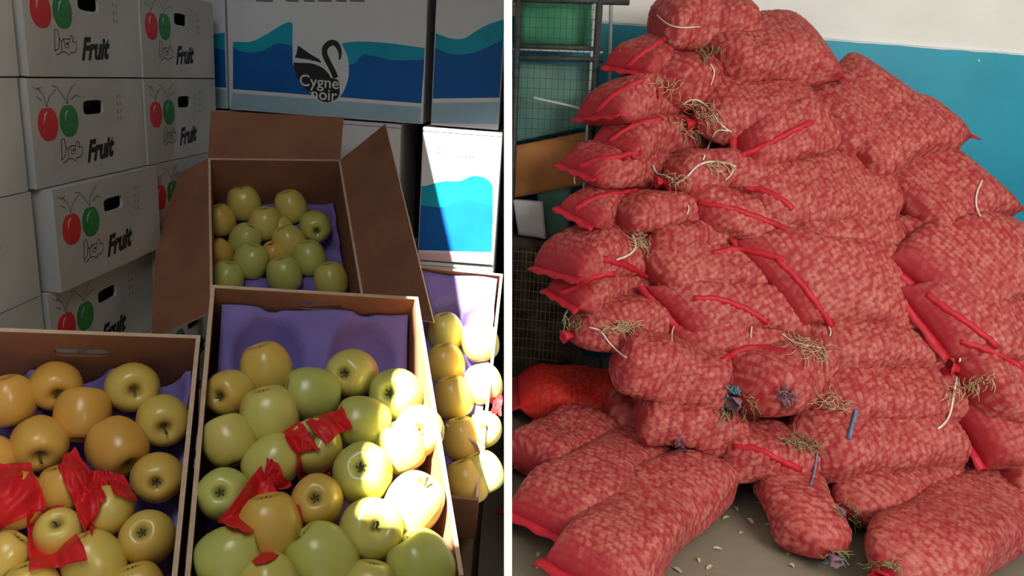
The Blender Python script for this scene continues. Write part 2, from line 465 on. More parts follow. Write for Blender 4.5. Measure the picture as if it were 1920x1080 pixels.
# ------------------------------------------------------------------ printed fruit cartons, stacked on the left
CW, CH, CD, CT = .402, .1965, .30, .006
FRUIT = text_mesh('Fruit', .050, .45, .0022)
def outline_glyphs(x, z):               # the unreadable outlined word above the script
    L = []
    def poly(pts, w=.0017):
        L.append(([(x+p[0], z+p[1]) for p in pts], w))
    poly([(.0, .006), (.004, .044), (.013, .046), (.017, .03), (.012, .012), (.0, .006)])
    poly([(.017, .03), (.022, .024), (.022, .006), (.012, .002), (.004, .0)])
    poly([(.022, .024), (.030, .030), (.050, .030), (.056, .038), (.062, .034), (.058, .026)])
    poly([(.030, .030), (.034, .014), (.044, .014), (.048, .029)])
    poly([(.058, .026), (.070, .026), (.072, .014), (.062, .006), (.050, .006), (.044, .0), (.034, .006), (.022, .006)])
    poly([(.038, .020), (.043, .023)], .004)
    return L
def fruit_carton(loc, label, rot=0.0, wd=CW, printed=True):
    mw = Matrix.Translation(loc) @ Euler((0, 0, math.radians(90) + rot)).to_matrix().to_4x4()
    e = empty('fruit_carton', mw, label, 'carton', 'white printed fruit cartons stacked along the left wall')
    hc, hr = (.505*wd, .712*CH), (.092*wd, .072*CH)
    panel_with_hole('front_panel', wd, CH, CT, hc, hr, M['white_card'], e)
    bm = bmesh.new()                    # the sides, back, top and bottom
    for lo, hi in (((0, CT, 0), (CT, CD, CH)), ((wd-CT, CT, 0), (wd, CD, CH)), ((CT, CD-CT, 0), (wd-CT, CD, CH)), ((CT, CT, 0), (wd-CT, CD-CT, CT)), ((CT, CT, CH-CT), (wd-CT, CD-CT, CH))):
        add_box(bm, lo, hi)
    link('shell', bm_mesh('shell', bm), M['white_card'], e)
    box_obj('hole_shade_plate', (hc[0]-.06, .03, .4*CH), (hc[0]+.06, .036, .95*CH), M['hole_shade'], e)  # dark plate painted as the shade behind the hand hole
    if not printed: return e
    o = .0006
    rp = decal('red_apple_print', ellipse(.122*wd, .585*CH, .075*wd, .165*CH, 28, .12), M['ink_red'], e, o)
    gp = decal('green_apple_print', ellipse(.285*wd, .60*CH, .075*wd, .165*CH, 28, .12), M['ink_green'], e, o)
    strokes('highlight', [([(.09*wd, .60*CH), (.10*wd, .67*CH), (.12*wd, .70*CH)], [.002, .006, .002])], M['ink_pink'], rp, o*2)
    strokes('highlight', [([(.25*wd, .60*CH), (.26*wd, .67*CH), (.28*wd, .70*CH)], [.002, .005, .002])], M['ink_pale'], gp, o*2)
    sl = []
    for q in ([(.12, .74), (.115, .80), (.10, .86), (.06, .92)], [(.12, .74), (.15, .84), (.20, .90)], [(.285, .76), (.29, .84), (.33, .92), (.36, .95)], [(.285, .76), (.25, .84), (.21, .92), (.17, .93)], [(.03, .93), (.06, .90), (.09, .92)], [(.31, .80), (.36, .84), (.39, .82)], [(.05, .84), (.09, .80)]):
        sl.append(([(p[0]*wd, p[1]*CH) for p in q], .0022))
    strokes('stem_and_leaf_print', sl, M['ink_grey'], e, o)
    strokes('outlined_word', outline_glyphs(.20*wd, .20*CH), M['ink_black'], e, o)
    text('lettering', FRUIT, M['ink_black'], e, .41*wd, .17*CH, o, math.radians(3), 1.0, 1.15)
    strokes('small_print', [([(u*wd, v*CH), (u*wd, (v+.035)*CH)], .004) for u in (.73, .76) for v in (.56, .64, .72, .80)], M['ink_grey'], e, o)
    return e
SX, SY0 = -.879, 1.345
rowz = [1.388 + CH*1 + .003, 1.388, 1.388 - CH - .002, 1.388 - 2*(CH+.002), 1.388 - 3*(CH+.002), 1.388 - 4*(CH+.002), 1.388 - 5*(CH+.002)]
# rowz[k] is the top of row k
rown = ['top row', 'second row', 'third row', 'fourth row', 'fifth row', 'sixth row', 'bottom row']
cols = [('near', SY0 - CW - .012, -.005), ('middle', SY0, 0.0), ('far', SY0 + CW + .006, .004)]
for k, zt in enumerate(rowz):
    for cn, y, dx in cols:
        if k > 3 and cn == 'near' and k > 5: pass
        x = SX + dx
        yy, rot = y, 0.0
        if cn == 'middle' and k == 2: x += .02; yy += .012
        if cn == 'middle' and k == 0: yy += .008
        if cn == 'near' and k == 1: yy -= .006
        fruit_carton((x, yy, zt - CH), 'white carton printed with red and green apples, %s column, %s of the left stack' % (cn, rown[k]), rot)
for cn, y, dx in cols[1:]:
    x = SX - .05
    fruit_carton((x, y + .02, rowz[0] + .002), 'white carton set back above the top row, %s column, in shadow' % cn, 0, CW, True)

# ------------------------------------------------------------------ big white cartons with blue hills, along the back of the left stall
def big_carton(name, px_left, px_right, yface, z0, z1, depth, label, side_w=None):
    xl, xr = px_left, px_right
    mw = Matrix.Translation((xl, yface, z0))
    e = empty(name, mw, label, 'carton', 'white cartons with blue hills behind the apple boxes')
    wd, h = xr - xl, z1 - z0
    box_obj('shell', (0, 0, 0), (wd, depth, h), M['cygne_card'], e, .004)
    box_obj('lid_seam', (.0, -.0012, h - .012), (wd, 0, h - .010), M['ink_grey'], e)
    return e, wd, h
YF = 2.245
def fp(e, x, y, yf=YF):                 # photo position -> face coordinates of carton e
    P = ray_plane(x, y, V((0, yf, 0)), V((0, 1, 0)))
    return (P.x - e.matrix_world.translation.x, P.z - e.matrix_world.translation.z)
def clipx(pts, wd, h=9): return [(min(max(p[0], .003), wd-.003), min(max(p[1], .003), h-.003)) for p in pts]
def smooth2(pts, n=4): return [(p.x, p.y) for p in spline([(a, b, 0) for a, b in pts], n)]

m1, wd, h = big_carton('hill_carton', -.872, -.300, YF, 1.302, 1.715, .36, 'large white carton with blue hills and a black swan emblem, behind the open boxes')
F = lambda L: clipx([fp(m1, *p) for p in L], wd, h)
top = smooth2(F([(437, 78), (470, 78), (500, 64), (530, 46), (545, 42), (552, 55), (556, 95), (600, 100), (640, 82), (670, 78), (720, 80), (798, 90)]))
decal('light_hill_print', top + F([(798, 150), (437, 150)]), M['ink_cyan'], m1, .0006)
top = smooth2(F([(437, 88), (455, 97), (490, 96), (520, 82), (548, 86), (600, 100), (655, 122), (680, 103), (700, 105), (740, 113), (798, 112)]))
decal('dark_hill_print', top + F([(790, 195), (437, 168)]), M['ink_navy'], m1, .0010)
decal('pale_band_print', F([(437, 172), (790, 199), (788, 233), (430, 206)]), M['ink_pale'], m1, .0006)
decal('white_line_print', F([(437, 167), (792, 194), (792, 201), (437, 174)]), M['ink_white'], m1, .0014)
wb = [(549, 40), (549, 110), (552, 125), (565, 150), (585, 178), (600, 190), (616, 193), (632, 187), (646, 168), (654, 140), (652, 108), (640, 82), (625, 66), (600, 55)]
blob = decal('white_emblem_ground', smooth2(F(wb + wb[:1]), 3)[:-1], M['cygne_card'], m1, .0018)
body = [(551, 117), (565, 118), (585, 119), (605, 127), (617, 139), (621, 146), (634, 150), (637, 165), (636, 180), (625, 189), (612, 192), (598, 187), (590, 178), (575, 168), (560, 150), (553, 132)]
sw = decal('black_swan_body', smooth2(F(body + body[:1]), 3)[:-1], M['ink_black'], blob, .0022)
decal('black_swan_wing', F([(559, 85), (580, 100), (600, 112), (603, 118), (580, 112), (553, 108), (557, 98)]), M['ink_black'], blob, .0022)
nk = smooth2(F([(637, 112), (638, 98), (632, 84), (622, 80), (611, 88), (609, 100), (615, 115), (623, 130), (630, 146)]), 3)
nw = [.004 + .010*min(1, i/6) for i in range(len(nk))]
bmn = strokes('black_swan_neck', [(nk, [w_*1.15 for w_ in nw])], M['ink_black'], blob, .0022)
CY = text_mesh('Cygne', .046, 0, .0003); NO = text_mesh('noir', .046, 0, .0003)
q = fp(m1, 561, 160); text('lettering', CY, M['ink_white'], blob, q[0], q[1], .0027, math.radians(-1))
q = fp(m1, 583, 185); text('lettering', NO, M['ink_white'], blob, q[0], q[1], .0027, math.radians(-1))
strokes('top_line_print', [([fp(m1, a, 1), fp(m1, b, 2)], .006) for a, b in ((480, 512), (536, 560), (570, 590), (596, 622), (630, 650), (656, 684))], M['ink_grey'], m1, .0008)

m0, wd0, h0 = big_carton('hill_carton', -1.30, -.884, YF + .02, 1.302, 1.70, .34, 'white carton with blue hills left of the swan carton, mostly hidden behind printed cartons')
F0 = lambda L: clipx([fp(m0, *p, YF + .02) for p in L], wd0, h0)
decal('light_hill_print', F0([(300, 60), (370, 68), (432, 62), (432, 130), (300, 130)]), M['ink_cyan'], m0, .0006)
decal('dark_hill_print', F0([(300, 90), (370, 84), (432, 95), (432, 165), (300, 155)]), M['ink_navy'], m0, .0010)
decal('pale_band_print', F0([(300, 158), (432, 169), (432, 206), (300, 196)]), M['ink_pale'], m0, .0006)

m2, wd2, h2 = big_carton('hill_carton', -.276, -.076, YF - .002, 1.302, 1.71, .20, 'upper white carton end with blue hills beside the partition')
F2 = lambda L: clipx([fp(m2, *p, YF-.002) for p in L], wd2, h2)
top = smooth2(F2([(815, 62), (845, 72), (870, 72), (890, 60), (915, 46), (948, 36)]))
decal('light_hill_print', top + F2([(948, 130), (815, 130)]), M['ink_cyan'], m2, .0006)
top = smooth2(F2([(815, 90), (850, 102), (880, 100), (910, 90), (948, 74)]))
decal('dark_hill_print', top + F2([(948, 187), (800, 186)]), M['ink_navy'], m2, .0010)
decal('pale_band_print', F2([(800, 190), (948, 190), (948, 234), (800, 230)]), M['ink_pale'], m2, .0006)
decal('white_line_print', F2([(800, 184), (948, 184), (948, 192), (800, 192)]), M['ink_white'], m2, .0014)

m3, wd3, h3 = big_carton('hill_carton', -.298, -.063, YF - .006, .892, 1.296, .34, 'lower sunlit white carton with bright blue hills beside the partition')
F3 = lambda L: clipx([fp(m3, *p, YF-.006) for p in L], wd3, h3)
top = smooth2(F3([(780, 348), (800, 348), (830, 340), (862, 339), (885, 330), (905, 332), (918, 340), (924, 350)]))
decal('light_hill_print', top + F3([(924, 420), (780, 420)]), M['ink_cyan'], m3, .0006)
top = smooth2(F3([(780, 384), (830, 388), (870, 375), (905, 380), (924, 386)]))
decal('dark_hill_print', top + F3([(922, 472), (776, 468)]), M['ink_navy'], m3, .0010)
decal('sun_tinted_band_print', F3([(776, 474), (922, 476), (922, 508), (776, 506)]), M['ink_pink'], m3, .0006)  # the light band, its pink tint painted in for reflected sun
strokes('tower_mark_print', [([fp(m3, 825, 253), fp(m3, 824, 262), fp(m3, 824, 275)], [.003, .004, .016])], M['ink_grey'], m3, .0010)
strokes('line_print', [([fp(m3, 810, 283), fp(m3, 828, 284)], .006)], M['ink_grey'], m3, .0010)
strokes('corner_mark_print', [([fp(m3, 919, 262), fp(m3, 919, 287)], .006)], M['ink_grey'], m3, .0010)
strokes('small_print', [([fp(m3, 845, 273), fp(m3, 888, 275)], .012), ([fp(m3, 862, 287), fp(m3, 897, 291)], .012)], M['ink_pale'], m3, .0010)
strokes('tiny_print', [([fp(m3, a, 290), fp(m3, a+5, 291)], .009) for a in (863, 871, 878, 885, 892)], M['ink_grey'], m3, .0014)

m4, wd4, h4 = big_carton('hill_carton', -.872, -.365, YF + .005, .892, 1.296, .36, 'white carton under the swan carton, mostly hidden behind the cardboard flaps')
F4 = lambda L: clipx([fp(m4, *p, YF+.005) for p in L], wd4, h4)
decal('light_hill_print', F4([(437, 340), (560, 330), (700, 345), (745, 350), (745, 400), (437, 400)]), M['ink_cyan'], m4, .0006)
decal('dark_hill_print', F4([(437, 375), (600, 380), (745, 388), (738, 470), (437, 450)]), M['ink_navy'], m4, .0010)
for i, (xa, xb) in enumerate(((-.872, -.345), (-.298, -.063))):
    for j, (za, zb) in enumerate(((.482, .886), (.072, .476))):
        e, a_, b_ = big_carton('hill_carton', xa, xb, YF, za, zb, .34, 'white carton %s below the visible ones, %s column' % (('directly', 'at the bottom,')[j], ('wide', 'narrow')[i]))
        decal('dark_hill_print', [(.004, .08), (a_-.004, .08), (a_-.004, .18), (a_*.6, .2), (a_*.3, .17), (.004, .19)], M['ink_navy'], e, .0008)
pal = empty('wooden_pallet', Matrix.Translation((-.9, YF - .03, 0)), 'wooden pallet under the white hill cartons', 'pallet')
for k in range(5): box_obj('slat', (0, .02 + .08*k, .05), (.86, .08 + .08*k, .07), M['wood'], pal)
for k in range(3): box_obj('bearer', (.02 + .38*k, .02, 0), (.08 + .38*k, .40, .05), M['wood'], pal)
e, a_, b_ = big_carton('hill_carton', -1.30, -.884, YF + .02, .892, 1.296, .34, 'hidden white carton below the one left of the swan carton')
e, a_, b_ = big_carton('hill_carton', -1.30, -.884, YF + .02, .482, .886, .34, 'hidden white carton low in the corner behind the stack')
e, a_, b_ = big_carton('hill_carton', -1.30, -.884, YF + .02, .0, .476, .34, 'hidden white carton on the floor in the corner behind the stack')

# ------------------------------------------------------------------ open apple boxes
def frame(o, a, off=(0, 0, 0)):
    R3 = Euler([math.radians(t) for t in a], 'XYZ').to_matrix().to_4x4()
    return Matrix.Translation(V(o)) @ R3 @ Matrix.Translation(V(off))
BW, BL, BDP, BT = .333, .50, .20, .006
FC = frame((-.473, 1.124, 1.103), (29.9, 4.9, 20.1))
FB = frame((-.802, 1.916, 1.197), (34.1, -1.3, 20.9))
FL = FC @ Matrix.Translation((-.341, -.105, 0))
FR = frame((-.272, 1.705, 1.012), (35.5, 1.5, 0))
RW = .248
def flap(name, parent, p0, p1, q1, q0, th=.005):     # p0-p1 crease, q side free edge
    P = [V(p) for p in (p0, p1, q1, q0)]
    n = (P[1]-P[0]).cross(P[3]-P[0]).normalized() * th
    bm = bmesh.new()
    a = [bm.verts.new(p) for p in P]; b = [bm.verts.new(p - n) for p in P]
    bm.faces.new(a); bm.faces.new(b[::-1])
    for i in range(4): bm.faces.new((a[i], b[i], b[(i+1) % 4], a[(i+1) % 4]))
    me = bm_mesh(name, bm)
    o = link(name, me, [M['cardboard'], M['cardboard_edge']], parent)
    for p in me.polygons:
        if p.area < th * 1.5: p.material_index = 1
    for i, p in enumerate(me.polygons):
        if i >= 2: p.material_index = 1
    return o
def open_carton(mw, label, hole=True, L=BL, tag_hole=.5, hz=-.042, BW=BW):
    e = empty('apple_box', mw, label, 'box', 'open cardboard boxes of apples')
    z0 = -BDP
    Mh = Matrix.Translation((0, -BT, z0))
    if hole: back = panel_with_hole('back_panel', BW, BDP, BT, (tag_hole*BW, BDP + hz), (.034, .0085), M['cardboard'], e, Mh)
    else: back = box_obj('back_panel', (0, -BT, z0), (BW, 0, 0), M['cardboard'], e)
    panel_with_hole('front_panel', BW, BDP, BT, (.5*BW, BDP-.045), (.04, .012), M['cardboard'], e, Matrix.Translation((0, -L, z0)))
    for nme, x in (('left', 0), ('right', BW - BT)):
        s = box_obj('side_panel', (x, -L + BT, z0), (x + BT, -BT, 0), M['cardboard'], e)
        box_obj('cut_edge', (x, -L + BT, 0), (x + BT, -BT, .0012), M['cardboard_edge'], s)
    box_obj('cut_edge', (0, -BT, 0), (BW, 0, .0012), M['cardboard_edge'], back)
    box_obj('bottom_panel', (BT, -L + BT, z0), (BW - BT, -BT, z0 + BT), M['cardboard'], e)
    return e
boxC = open_carton(FC, 'open cardboard box of yellow-green apples in the middle foreground, partly in sun', True, BL, .52, -.030)
boxL = open_carton(FL, 'open cardboard box of yellow apples at lower left, in shade', True, BL, .53, -.04)
boxB = open_carton(FB, 'deep open cardboard box with raised flaps, half filled with small apples, at the back', False)
boxR = open_carton(FR, 'open box of sunlit apples half hidden at the right beside the partition', False, .56, BW=RW)
# flaps of the far box
flap('flap', boxB, (0, -.5, 0), (0, 0, 0), (-.125, 0, -.085), (-.125, -.5, -.085))
flap('flap', boxB, (BW, 0, 0), (BW, -.52, 0), (BW + .112, -.66, .128), (BW + .108, 0, .126))
flap('flap', boxB, (0, 0, 0), (BW, 0, 0), (BW + .012, .075, .085), (.012, .085, .085))
# supports under the tilted boxes: a slatted market stand
def stand(mw, wd, L, label):
    e = empty('display_stand', mw, label, 'stand')
    for k in range(4): box_obj('slat', (.0, -L + .02 + k*(L-.1)/3, -.024), (wd, -L + .10 + k*(L-.1)/3, -.004), M['wood'], e)
    inv = mw.to_3x3().inverted()
    for x in (.02, wd - .02):
        for y in (-.05, -L + .05):
            p = mw @ V((x, y, -.024))
            if p.z < .05: continue
            q = mw.inverted() @ V((p.x, p.y, 0))
            tube_obj('leg', [V((x, y, -.024)), q], .016, M['wood'], e, 8)
    return e
stand(FC @ Matrix.Translation((-.345, -.05, -BDP)), .68, .56, 'sloping slatted wooden stand under the two front apple boxes')
stand(FB @ Matrix.Translation((0, 0, -BDP)), BW, BL, 'sloping slatted wooden stand under the far apple box')
stand(FR @ Matrix.Translation((0, 0, -BDP)), RW, .56, 'sloping slatted wooden stand under the right apple box')

# purple pulp trays
def tray(mw, x0, x1, y0, y1, zf, label, nx=3, ny=4, res=.008, shift=(0, 0), rise=.03, parent=None):
    nxr, nyr = int((x1-x0)/res), int((y1-y0)/res)
    vs, fs = [], []
    px_, py_ = (x1-x0)/nx, (y1-y0)/ny
    for j in range(nyr + 1):
        for i in range(nxr + 1):
            x, y = x0 + (x1-x0)*i/nxr, y0 + (y1-y0)*j/nyr
            u = ((x-x0)/px_ + shift[0]) % 1 - .5; v = ((y-y0)/py_ + shift[1]) % 1 - .5
            d = math.hypot(u*px_, v*py_) / (.47*min(px_, py_))
            z = zf(y) - .045*(max(0, 1 - d*d))**.7 + .004*math.sin(40*x+9*y)
            vs.append(V((x, y, z)))
    for j in range(nyr):
        for i in range(nxr):
            a = j*(nxr+1)+i
            fs.append((a, a+1, a+nxr+2, a+nxr+1))
    me = mesh('pulp_tray', vs, fs)
    o = link('pulp_tray', me, M['tray'], None, True)
    o.matrix_world = mw
    sm = o.modifiers.new('thick', 'SOLIDIFY'); sm.thickness = .003
    return tag(o, label, 'tray', 'purple moulded fruit trays')
tray(FC, .018, BW-.012, -.485, -.012, lambda y: -.088 + .055*max(0, 1 + (y+.012)/.10)**1.3 if y > -.112 else -.088, 'purple moulded pulp tray with empty cups at the back of the middle box', 2, 3.9, .006, (0, .15))
tray(FL, .012, BW-.012, -.485, -.012, lambda y: -.105 + .035*max(0, 1 + (y+.012)/.10) if y > -.112 else -.105, 'purple moulded pulp tray under the yellow apples in the lower left box', 3, 4.6, .007, (0, .1))
tray(FR, .012, RW-.012, -.545, -.012, lambda y: -.05 + .045*max(0, 1 + (y+.012)/.12) if y > -.13 else -.05, 'purple moulded pulp tray in the sunlit box beside the partition', 3, 4, .008, (0, .2))
tray(FB, .012, BW-.012, -.485, -.012, lambda y: -.150, 'grey-purple pulp tray showing between the apples of the far box', 4, 5, .009)

# ------------------------------------------------------------------ apples
def apple_meshes():
    prof = [(0, .60), (.06, .61), (.13, .68), (.22, .79), (.36, .89), (.53, .905), (.72, .82), (.88, .60), (.97, .30), (1.0, .02), (.975, -.28), (.89, -.56), (.76, -.78), (.60, -.92), (.44, -.97), (.30, -.945), (.18, -.86), (.09, -.80), (0, -.78)]
    P = spline([(a, 0, b) for a, b in prof], 2)
    n = 28
    out = []
    for var in range(3):
        r = random.Random(var)
        lob = r.uniform(.015, .035); ph = r.uniform(0, 6); tap = r.uniform(.0, .07); zs = r.uniform(1.02, 1.12)
        vs, fs = [], []
        for i, p in enumerate(P):
            for j in range(n):
                t = 2*math.pi*j/n
                k = 1 + lob*math.cos(5*t+ph)*max(0, .2 - p.z) + .02*math.cos(2*t+ph)
                k *= 1 + tap*p.z
                vs.append(V((p.x*math.cos(t)*k, p.x*math.sin(t)*k, p.z*zs)) * .5)
        for i in range(len(P)-1):
            for j in range(n):
                fs.append(((i+1)*n+j, (i+1)*n+(j+1) % n, i*n+(j+1) % n, i*n+j))
        me = mesh('apple', vs, fs)
        bm = bmesh.new(); bm.from_mesh(me)
        bmesh.ops.remove_doubles(bm, verts=bm.verts, dist=1e-4)
        bm.to_mesh(me); bm.free()
        for v in me.vertices: v.co *= .078
        me.materials.append(M['apple'])
        me.polygons.foreach_set('use_smooth', [True]*len(me.polygons))
        out.append(me)
    sv, sf = tube_geo(spline([(0, 0, .022), (.0005, 0, .030), (.002, 0, .038), (.005, .001, .045)], 3), .0011, 6, .0019)
    st = mesh('stem', sv, sf); st.materials.append(M['stem'])
    VS, FS = [], []
    for k in range(5):                  # dried calyx: five curled sepals
        t = 2*math.pi*k/5
        pts = [V((.001*math.cos(t), .001*math.sin(t), -.0306)), V((.004*math.cos(t), .004*math.sin(t), -.0335)), V((.0065*math.cos(t+.2), .0065*math.sin(t+.2), -.0345)), V((.0055*math.cos(t+.4), .0055*math.sin(t+.4), -.0375))]
        v_, f_ = tube_geo(pts, .0017, 4, .0006)
        o = len(VS); VS += v_; FS += [tuple(i+o for i in f) for f in f_]
    ca = mesh('calyx', VS, FS); ca.materials.append(M['calyx'])
    return out, st, ca
APPLE, STEM, CALYX = apple_meshes()
SPH = []
def apple(mw, zl, x, y, d, kind, off, warm, label, group, maxd=.088):
    n = (mw.to_3x3() @ V((0, 0, 1))).normalized()
    P = ray_plane(x, y, mw @ V((0, 0, zl)), n)
    Z = (P - CAM).dot(FW)
    dia = min(max(d * Z / FPX, .055), maxd)
    v = (CAM - P).normalized()
    rr = V((1, 0, 0)) - v * v.x; rr = RT - v*RT.dot(v); rr.normalize(); uu = UP - v*UP.dot(v); uu.normalize()
    a, b_ = off[0], -off[1]
    if kind in 'cs':
        l = min(math.hypot(a, b_), .97)
        face = rr*a + uu*b_ + v*math.sqrt(max(0, 1-l*l))
        axis = face if kind == 's' else -face
    else:                               # neither end in view: axis mostly across the line of sight
        axis = (rr*a + uu*b_ - v*.22).normalized()
    axis.normalize()
    q = axis.to_track_quat('Z', 'Y') @ Euler((0, 0, random.uniform(0, 6.28))).to_quaternion()
    o = bpy.data.objects.new('apple', random.choice(APPLE))
    COL.objects.link(o)
    o.matrix_world = Matrix.LocRotScale(P, q, V((dia/.078,)*3))
    o['warm'] = warm
    tag(o, label, 'apple', group)
    for nm, me in ((('stem', STEM), ('calyx', CALYX)) if kind != 'n' else (('calyx', CALYX),)):
        c = bpy.data.objects.new(nm, me); COL.objects.link(c); c.parent = o
    SPH.append((P, dia/2))
    return o
GC, GL, GB, GR = 'apples in the middle box', 'apples in the lower left box', 'apples in the far box', 'apples in the sunlit right box'
W_ = {'g': .0, 'y': .22, 'o': .48}
Cz = lambda y: -.052 if y < 760 else -.030 if y < 880 else -.015
LC = [  # x, y, diameter px, end in view, its offset, tone, where
 (500, 693, 96, 'n', (.3, .9), 'o', 'orange-flushed apple against the purple tray, back left of the middle box'),
 (660, 700, 94, 'c', (-.32, .0), 'y', 'apple showing its calyx against the purple tray, back right of the middle box'),
 (432, 738, 90, 'c', (-.45, .12), 'o', 'apple in the back left corner of the middle box, calyx to the left'),
 (585, 740, 102, 'n', (.9, .2), 'g', 'smooth green apple in the second row between the two tray cups'),
 (744, 742, 104, 'c', (-.28, -.12), 'g', 'green apple by the right wall of the middle box, half in sun, calyx showing'),
 (505, 782, 108, 'n', (.2, .9), 'y', 'large plain apple left of the red tissue with the folded corner'),
 (680, 792, 98, 'n', (.9, .3), 'g', 'green apple right of the upper red tissue in the middle box'),
 (786, 808, 96, 's', (.0, .0), 'y', 'sunlit apple with a stem dot against the right wall of the middle box'),
 (428, 826, 94, 'n', (-.3, -.9), 'y', 'apple along the left wall of the middle box, third from the back'),
 (592, 838, 100, 's', (-.3, -.35), 'y', 'apple partly wrapped in the upper red tissue'),
 (752, 838, 92, 'n', (.3, .8), 'y', 'sunlit apple deep between the calyx apple and the right wall'),
 (510, 868, 102, 'n', (-.6, .5), 'y', 'apple half covered by the lower red tissue'),
 (680, 887, 114, 'c', (-.05, -.2), 'g', 'large apple with wide dark calyx right of centre in the middle box'),
 (420, 926, 98, 'c', (-.15, -.05), 'g', 'green apple with deep dark calyx at the left wall of the middle box'),
 (595, 938, 98, 'c', (-.08, -.08), 'o', 'apple with a dark calyx facing up below the upper tissue'),
 (774, 946, 112, 's', (.5, -.75), 'y', 'sunlit apple with a stem low at the right wall'),
 (505, 988, 118, 'n', (.1, .9), 'o', 'pinkish apple sitting in a red tissue cup'),
 (695, 993, 118, 's', (.25, -.1), 'y', 'sunlit apple with a stem slit near the front of the middle box'),
 (430, 1045, 116, 'n', (-.8, .3), 'g', 'green apple in the lower left corner of the middle box beside the red cup'),
 (605, 1045, 122, 'n', (.6, .6), 'g', 'big green apple in the front row between the red cup and the sun patch'),
 (790, 1060, 124, 'n', (.5, .7), 'g', 'big green-yellow apple in the lower right corner of the middle box'),
 (505, 1100, 112, 'n', (.2, .9), 'y', 'apple cut by the lower frame edge under the red cup'),
 (690, 1108, 104, 'n', (-.2, .9), 'y', 'apple cut by the lower frame edge under the stem slit apple'),
]
for x, y, d, k, off, t, lab in LC:
    apple(FC, Cz(y), x, y, d, k, off, W_[t], lab, GC)
LLl = [
 (15, 752, 92, 'n', (.2, .9), 'o', 'orange apple at the left frame edge, back row of the lower left box'),
 (104, 722, 88, 's', (.1, .45), 'o', 'dim apple behind, back row of the lower left box, under the rim'),
 (155, 777, 96, 'n', (.1, -.8), 'o', 'plain yellow apple in the second row, left of the two stem apples'),
 (248, 726, 94, 's', (.1, .15), 'y', 'yellow apple with a dark stem hollow, back row by the purple tray'),
 (306, 788, 94, 's', (.05, .35), 'y', 'yellow apple with a stem hollow against the right wall of the lower left box'),
 (75, 830, 96, 's', (.0, .6), 'o', 'yellow apple with a stem hollow above the red tissue at left'),
 (220, 838, 104, 's', (.45, .7), 'o', 'orange-yellow apple with its stem low right, centre of the lower left box'),
 (295, 896, 94, 'c', (-.05, .2), 'y', 'yellow-green apple with round pale calyx by the right wall of the lower left box'),
 (-12, 862, 66, 'n', (.2, .9), 'o', 'apple cut by the left frame edge above the red tissue'),
 (110, 1000, 84, 's', (-.1, -.5), 'y', 'small apple with a stem seated in red tissue, lower left'),
 (205, 957, 84, 'n', (.3, -.8), 'y', 'apple half wrapped in the large red tissue'),
 (276, 1008, 100, 'c', (-.2, -.2), 'y', 'yellow apple with a small dark dot, lower right of the lower left box'),
 (175, 1054, 108, 'n', (.4, .8), 'y', 'large yellow apple at the bottom below the wrapped one'),
 (5, 1045, 88, 'n', (-.5, .6), 'y', 'apple in the bottom left corner of the picture'),
 (118, 915, 84, 'n', (.2, .8), 'o', 'apple under the large red tissue'),
 (30, 940, 100, 'n', (.2, .8), 'o', 'apple fully covered by the red tissue at the left edge'),
 (60, 1105, 96, 'n', (.2, .8), 'y', 'apple cut by the lower frame edge at far left'),
 (258, 1108, 96, 'n', (.2, .8), 'y', 'apple cut by the lower frame edge beside the box wall'),
]
for x, y, d, k, off, t, lab in LLl:
    apple(FL, -.065 if y < 900 else -.05, x, y, d, k, off, W_[t] + .22, lab, GL)
LB = [
 (458, 382, 62, 'n', (.2, .9), 'y', 'plain apple in the back row, left of two, in the far box'),
 (545, 388, 62, 'n', (.3, .9), 'y', 'plain apple in the back row, right of two, in the far box'),
 (413, 414, 58, 'n', (.3, .9), 'o', 'shaded brownish apple at the left wall, second row of the far box'),
 (497, 420, 62, 'n', (.1, .9), 'y', 'yellow apple in the second row centre of the far box'),
 (591, 425, 60, 'c', (.1, .3), 'g', 'green apple with its calyx showing by the right wall of the far box'),
 (460, 449, 58, 'n', (-.4, .8), 'g', 'green apple in the third row left of the far box'),
 (542, 455, 64, 'n', (.4, .8), 'y', 'yellow apple in the third row right of the far box'),
 (410, 475, 52, 'n', (.4, .8), 'o', 'dark reddish apple at the left wall, third row of the far box'),
 (580, 484, 66, 'n', (.2, .9), 'g', 'green-yellow apple at right in the fourth row of the far box'),
 (470, 490, 70, 'n', (-.2, .9), 'g', 'bright green apple at left in the fourth row of the far box'),
 (516, 478, 50, 'n', (.2, .5), 'o', 'reddish apple sunk between four others in the far box'),
 (425, 522, 62, 'n', (-.2, .9), 'g', 'apple in the front row left, behind the middle box rim'),
 (533, 515, 64, 'n', (.2, .9), 'g', 'apple with a bright spot in the front row centre behind the middle box rim'),
 (620, 525, 68, 'n', (.2, .9), 'y', 'apple in the front row right behind the middle box rim'),
 (527, 430, 46, 'n', (.2, .9), 'y', 'small apple showing between the second and third rows of the far box'),
]
for x, y, d, k, off, t, lab in LB:
    apple(FB, -.125 if d > 52 else -.14, x, y, d, k, off, W_[t] + .02, lab, GB)
